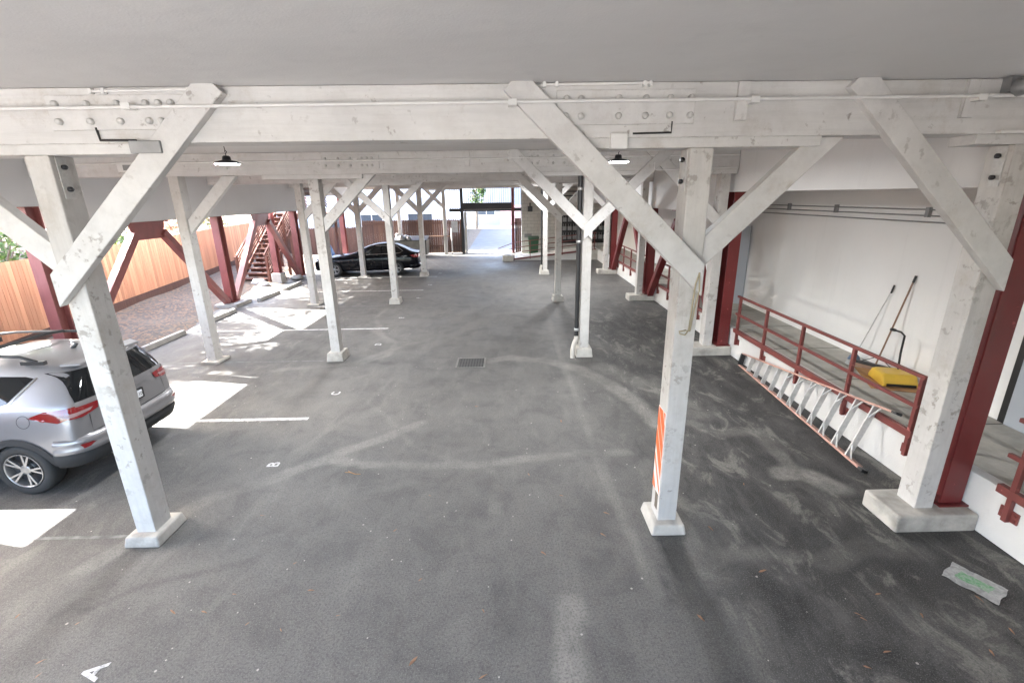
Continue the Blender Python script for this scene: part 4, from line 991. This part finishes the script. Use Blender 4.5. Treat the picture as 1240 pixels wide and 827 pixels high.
def tree(label, x, y, z, h, rad, n, size, seed, mat='leaf', clumps=14):
    rg = random.Random(seed); t = thing('leafy_tree', label, 'tree', (x, y, z), 0, 'trees on the bank')
    m = MB().tube([(0,0,-.4),(.1,.05,h*.35),(.0,.15,h*.7),(.1,.1,h)], [.22,.17,.12,.05], 8)
    for k in range(6):
        a = k*1.05+rg.random(); q = h*(.5+.08*k); m.tube([(0,.1,q),(math.cos(a)*rad[0]*.35, math.sin(a)*rad[1]*.35, q+h*.10),(math.cos(a)*rad[0]*.75, math.sin(a)*rad[1]*.75, q+h*.16)], [.08,.05,.015], 6)
    m.build('trunk', M['bark'], t)
    leaf_mass((0,0,h*.92), rad, n, size, rg, clumps=clumps).build('crown', M[mat], t)
tree('leafy green tree on the bank that dapples the middle stalls', -16.8, 18.2, 2.6, 5.4, (2.2,2.0,1.5), 2400, .13, 1, clumps=22)
tree('leafy green tree on the bank behind the red stairs', -17.0, 22.6, 2.6, 5.2, (2.5,2.2,1.6), 3000, .13, 2, clumps=22)
tree('olive tree on the bank above the roof of the silver SUV', -17.6, 8.7, 2.8, 7.0, (1.5,.8,1.0), 600, .12, 3, 'leaf2', 10)
tree('dense dark green tree on the bank across from the first chevron brace', -16.9, 12.3, 2.6, 5.5, (2.3,1.25,1.6), 3000, .13, 4, clumps=26)
tree('low spreading tree on the bank shading the wheel stops', -16.9, 14.1, 2.6, 3.3, (2.0,2.0,.75), 2200, .13, 5, clumps=24)
def bush(label, x, y, z, rad, n, size, seed, mat='leaf'):
    rg = random.Random(seed); t = thing('bush', label, 'bush', (x, y, z), 0, 'bushes behind the cedar fence')
    m = MB()
    for k in range(5): a = k*1.26; m.tube([(0,0,-.3),(math.cos(a)*rad[0]*.3, math.sin(a)*rad[1]*.3, rad[2]*.5),(math.cos(a)*rad[0]*.6, math.sin(a)*rad[1]*.6, rad[2]*1.1)], [.03,.02,.008], 6)
    m.build('stem', M['bark'], t); leaf_mass((0,0,rad[2]*.8), rad, n, size, rg).build('foliage', M[mat], t)
bush('bright green bush over the fence at the left edge of the picture', -12.4, 11.6, 1.9, (.9,1.0,.75), 900, .07, 11)
bush('yellow olive bush over the fence left of the near post', -13.6, 13.0, 2.4, (1.0,.9,1.1), 800, .07, 12, 'leaf2')
bush('green bush over the fence right of the near post, by the red gusset', -13.2, 15.6, 2.0, (.9,1.2,.8), 900, .07, 13)
bush('low dry brown brush on the bank above the cedar fence', -14.6, 20.0, 2.3, (.8,2.6,.5), 900, .07, 14, 'dryleaf')
bush('small green shrub behind the fence close to the stairs', -15.0, 24.6, 2.0, (.8,1.2,.7), 700, .07, 15, 'leaf2')
bush('tall bush beyond the fence left of the nearest red column', -12.6, 9.2, 2.0, (1.0,1.2,1.0), 900, .07, 16, 'leaf2')

# ------------------------------------------------------------------ gate, yard end and beyond
GT = thing('gate_frame', 'black steel gate frame with pickets above the open driveway entrance', 'gate', (0, 30.0, 0))
for x in (-2.86, .30): MB().box(x-.09, x+.09, -.09, .09, 0, 4.30).build('post', M['red'] if x > 0 else M['blackmetal'], GT)
MB().box(-2.77, .21, -.07, .07, 2.60, 3.10).build('header_beam', M['blackmetal'], GT)
MB().box(-2.77, .21, -.075, .075, 2.69, 2.72).build('track', M['grey'], GT)
MB().box(-3.65, -2.95, -.05, .05, 2.58, 2.78).build('side_beam', M['blackmetal'], GT); MB().box(.39, .84, -.05, .05, 2.58, 2.78).build('side_beam', M['blackmetal'], GT)
MB().box(-3.6, .84, -.06, .06, 4.22, 4.34).build('top_beam', M['blackmetal'], GT)
for x0, x1, z0, n in ((-2.70, .15, 3.10, 22), (-3.56, -3.0, 2.78, 5), (.44, .80, 2.78, 4)):
    for k in range(n): x = x0+(x1-x0)*k/(n-1); MB().box(x-.013, x+.013, -.013, .013, z0, 4.22).build('picket', M['blackmetal'], GT)
MB().box(-2.77, .21, -.12, .12, 0, .05).build('sill', M['concrete'], GT)
MB().box(-2.76, -2.60, .1, .14, .02, 2.58).build('gate_stop', M['whitepaint'], GT)
sg = thing('notice_board', 'pale notice board on a thin white pole at the dark fence left of the gate', 'sign', (-3.55, 29.9, 0))
MB().tube([(-.02,0,0),(-.02,0,1.6)], .03, 8).build('pole', M['whitepaint'], sg); MB().box(.0, .40, -.05, -.02, 1.35, 2.02).build('board', M['plate'], sg)
es = thing('notice_board', 'small white oval plate hung on the far post behind the sedan', 'sign', (-6.88, 29.53, 1.25))
MB().lathe([(0,-.03),(.11,-.03),(.11,-.01),(0,-.01)], 20, 'y').build('plate', M['whitepaint'], es); MB().lathe([(0,-.034),(.06,-.034)], 20, 'y').build('mark', M['grey'], es)
tag(MB().box(-6.7, -3.65, 29.55, 29.62, 1.12, 1.18).build('wood_bar', M['handle']), 'long wooden bar fixed across the far fence above the dumpster', 'bar')
DP = thing('dumpster', 'grey steel dumpster with rubbish on top, between the sedan and the dark fence', 'dumpster', (-5.9, 28.9, 0))
MB().prism([(-.95,-.5,.15),(.95,-.5,.15),(1.0,-.62,1.0),(-1.0,-.62,1.0)], (0, 1.1, 0)).build('body', M['dump'], DP, .01)
MB().prism([(-1.02,-.66,1.0),(1.02,-.66,1.0),(1.02,.52,1.18),(-1.02,.52,1.18)], (0,0,.04)).build('lid', M['black'], DP)
for x in (-.7, .7): MB().box(x-.05, x+.05, -.66, -.55, .3, .95).build('rib', M['dump'], DP)
for x in (-.8, .8): MB().lathe([(0,-.03),(.09,-.03),(.09,.03),(0,.03)], 14, 'x').build('caster', M['black'], DP, loc=(x, -.35, .09))
for i, (x, y, s, a) in enumerate(((-6.35, 28.35, .22, .4), (-5.95, 28.4, .17, 1.0), (-6.15, 28.55, .2, 2.0))):
    m = MB().lathe([(0,0),(s*.9,0),(s,s*.5),(s*.7,s*1.1),(s*.15,s*1.4),(0,s*1.5)], 9); rr_ = random.Random(i+9); m.v = [(p*(1+rr_.uniform(-.2,.2)), q*(1+rr_.uniform(-.2,.2)), r_) for p, q, r_ in m.v]
    o = tag(m.build('rubbish_bag', M['grey']), 'pale rubbish bag heaped on the lid of the dumpster', 'rubbish bag', 'rubbish bags on the dumpster'); o.location = (x, y, 1.06)

# ramp up to the walkway with its rail
struct(MB().prism([(.3, 26.4, -.01), (5.1, 26.4, -.01), (5.1, 26.4, .55), (4.6, 26.4, .55), (.3, 26.4, .06)], (0, 1.7, 0)).build('ramp', M['curb']))
struct(MB().box(4.2, 6.5, 26.21, 28.1, 0, .548).build('ramp_landing', M['walk']))
rp = thing('railing', 'red pipe railing along the sloping ramp at the far end', 'railing', (.3, 26.38, 0), 0, 'red walkway railings')
for nm, z in (('top_rail', 1.0), ('middle_rail', .72), ('lower_rail', .45)): MB().bar((0, 0, z), (4.6, 0, z+.49), .04, .04).build(nm, M['rail'], rp)
MB().bar((0, -.03, .09), (4.6, -.03, .56), .03, .09).build('kerb_rail', M['rail'], rp)
for k in range(6): MB().box(k*.9-.02, k*.9+.02, -.021, .021, .0+k*.09, .98+k*.096).build('post', M['rail'], rp)
MB().bar((-.9, 0, .68), (0, 0, 1.0), .03, .03).build('end_loop', M['rail'], rp); MB().bar((-.9, 0, .40), (0, 0, .72), .03, .03).build('end_loop', M['rail'], rp)
tag(MB().box(-.35, .25, 26.1, 26.7, 0, .3).build('concrete_block', M['footing'], bevel=.02), 'square pale concrete block at the foot of the far ramp', 'block')
GB = thing('wheelie_bin', 'green wheeled bin standing on the ramp against the block wall', 'bin', (1.5, 28.6, .02))
MB().prism([(-.26,-.28,.06),(.26,-.28,.06),(.31,-.34,1.0),(-.31,-.34,1.0)], (0,.6,0)).build('body', M['greenbin'], GB, .02)
MB().prism([(-.34,-.38,1.0),(.34,-.38,1.0),(.33,.30,1.07),(-.33,.30,1.07)], (0,0,.05)).build('lid', M['greenbin'], GB, .02)
for x in (-.22, .22): MB().lathe([(0,-.03),(.1,-.03),(.1,.03),(0,.03)], 14, 'x').build('wheel', M['black'], GB, loc=(x, .26, .1))
MB().tube([(-.25,.33,.98),(.25,.33,.98)], .018, 8).build('handle', M['greenbin'], GB)
MR = thing('meter_rack', 'dark rack with rows of small gas meters on the far block wall', 'meter rack', (4.8, 29.6, 0))
MB().box(-1.5, 1.4, .03, .095, .6, 2.3).build('backboard', M['black'], MR)
for z in (.75, 1.28, 1.82, 2.25): MB().tube([(-1.5, -.05, z), (1.4, -.05, z)], .022, 8).build('pipe', M['blackmetal'], MR)
mm = MB(); mm.box(-.11,.11,-.16,.02,0,.24); mm.lathe([(0,-.19),(.07,-.19),(.07,-.16),(0,-.16)], 14, 'y', (0,0,.13)); mm.tube([(-.07,-.05,.24),(-.07,-.05,.40)], .016, 8); mm.tube([(.07,-.05,.24),(.07,-.05,.40)], .016, 8)
mme = mm.mesh('meter', M['grey'])
for z in (.86, 1.40, 1.92):
    for k in range(9): o = link('meter', mme, MR, .01); o.location = (-1.32+k*.32, .0, z)
FL = thing('flood_light', 'black flood light on the far block wall above the green bin', 'lamp', (1.35, 29.6, 2.75))
MB().box(-.14, .14, -.22, -.06, -.2, .12).build('housing', M['blackmetal'], FL, .02); MB().tube([(0,.1,.0),(0,0,.3),(0,-.12,.1)], .03, 8).build('arm', M['blackmetal'], FL)
tag(MB().box(1.0, 1.45, 29.655, 29.7, .98, 1.22).build('wall_vent', M['grey'], bevel=.01), 'small grey vent plate on the block wall above the green bin', 'vent')
pr = thing('pipe_rack', 'dark horizontal pipes high on the far block wall, under the last beam', 'pipe', (4.6, 29.6, 3.5))
for z in (-.3, -.05, .2, .45): MB().tube([(-1.6,0,z),(1.6,0,z)], .03, 8).build('pipe', M['blackmetal'], pr)
for x in (-1.2, 0, 1.2): MB().box(x-.03, x+.03, .02, .098, -.4, .55).build('bracket', M['grey'], pr)

struct(MB().add([(-2.7,30.1,.006),(.25,30.1,.006),(2.2,58,.006),(-3.0,58,.006)], [(0,1,2,3)]).build('driveway', M['drive']))
struct(MB().add([(-5,30.4,.003),(-2.7,30.4,.003),(-3.0,58,.003),(-7,58,.003)], [(0,1,2,3)]).build('verge', M['dirt']))
def building(label, x0, x1, y0, y1, h, mat, wins, side='y', extra=None):
    t = thing('building', label, 'building', (x0, y0, 0))
    MB().box(0, x1-x0, 0, y1-y0, 0, h).build('wall', mat, t)
    MB().prism([(-.3, -.3, h), (x1-x0+.3, -.3, h), (x1-x0+.3, (y1-y0)/2, h+1.6), (-.3, (y1-y0)/2, h+1.6)], (0, .12, .0)).build('roof', M['dump'], t)
    for a, b, z0, z1 in wins:
        f = MB()
        for q in ((a, a+.06, z0, z1), (b-.06, b, z0, z1), (a+.06, b-.06, z0, z0+.06), (a+.06, b-.06, z1-.06, z1), ((a+b)/2-.025, (a+b)/2+.025, z0+.06, z1-.06)): f.box(q[0], q[1], -.05, -.002, q[2], q[3])
        fo = f.build('window', M['whitepaint'], t); MB().box(a+.06, b-.06, -.02, -.006, z0+.06, z1-.06).build('pane', M['pane'], fo)
    return t
building('long pale house beyond the dark fence, left of the driveway', -17, -4.9, 34, 54, 6.4, M['facade'], ((3.4,5.2,1.0,2.4),(6.6,8.2,1.0,2.4),(9.9,11.7,1.0,2.42)))
hb = building('far pale garage building at the end of the driveway', -6, 3.0, 60, 66, 6.5, M['facade2'], ((2.2,4.4,1.2,2.4),))
MB().box(5.0, 7.6, -.06, -.01, 0, 2.4).build('garage_door', M['pink'], hb)
building('grey blue house wall right of the driveway', 1.9, 8, 36, 52, 6.0, M['greyblue'], ((.8,1.8,1.2,2.4),))
tree('small dark tree beside the far driveway, seen through the gate pickets', -3.6, 54, 0, 4.5, (1.0,1.0,1.6), 700, .16, 21)

# ------------------------------------------------------------------ light, sky, camera
sd = Vector((1.32, -.30, -1.0)).normalized()
sun = bpy.data.objects.new('sun', bpy.data.lights.new('sun', 'SUN')); COL.objects.link(sun)
sun.data.energy = 4.0; sun.data.angle = R(.53); sun.data.color = (1, .975, .94); sun.rotation_euler = sd.to_track_quat('-Z', 'Y').to_euler(); sun.location = (-20, 5, 20)
w = bpy.data.worlds.new('World'); sc.world = w; w.use_nodes = True
nt = w.node_tree; bg = nt.nodes['Background']; sk = nt.nodes.new('ShaderNodeTexSky'); sk.sky_type = 'NISHITA'; sk.sun_disc = False
sk.sun_elevation = math.asin(-sd.z); sk.sun_rotation = math.atan2(-sd.x, -sd.y); sk.dust_density = 3.0; sk.air_density = 1.0; sk.ozone_density = 1.0
nt.links.new(sk.outputs[0], bg.inputs[0]); bg.inputs[1].default_value = SKY
cam = bpy.data.objects.new('camera', bpy.data.cameras.new('camera')); COL.objects.link(cam); sc.camera = cam
f_, pit, yaw, rol, cx_, cy_ = 563.63, R(17.056), R(.832), R(.755), 625.73, 409.93
fw = Vector((math.sin(yaw)*math.cos(pit), math.cos(yaw)*math.cos(pit), -math.sin(pit))); rt = Vector((math.cos(yaw), -math.sin(yaw), 0)); up = rt.cross(fw)
r2 = rt*math.cos(rol) - up*math.sin(rol); u2 = rt*math.sin(rol) + up*math.cos(rol)
mw = Matrix((r2, u2, -fw)).transposed().to_4x4(); mw.translation = (0, 0, 3.5); cam.matrix_world = mw
cam.data.sensor_width = 36; cam.data.lens = 36*f_/1240; cam.data.shift_x = -(cx_-620)/1240; cam.data.shift_y = (cy_-413.5)/1240
cam.data.clip_start = .05; cam.data.clip_end = 1000
vs_ = sc.view_settings; vs_.view_transform = 'Standard'; vs_.look = 'None'; vs_.gamma = 1; vs_.exposure = EXPO; vs_.use_curve_mapping = False
sc.cycles.use_denoising = True; sc.cycles.max_bounces = 10; sc.cycles.diffuse_bounces = 6; sc.cycles.caustics_reflective = False; sc.cycles.caustics_refractive = False
sc.cycles.sample_clamp_indirect = 6
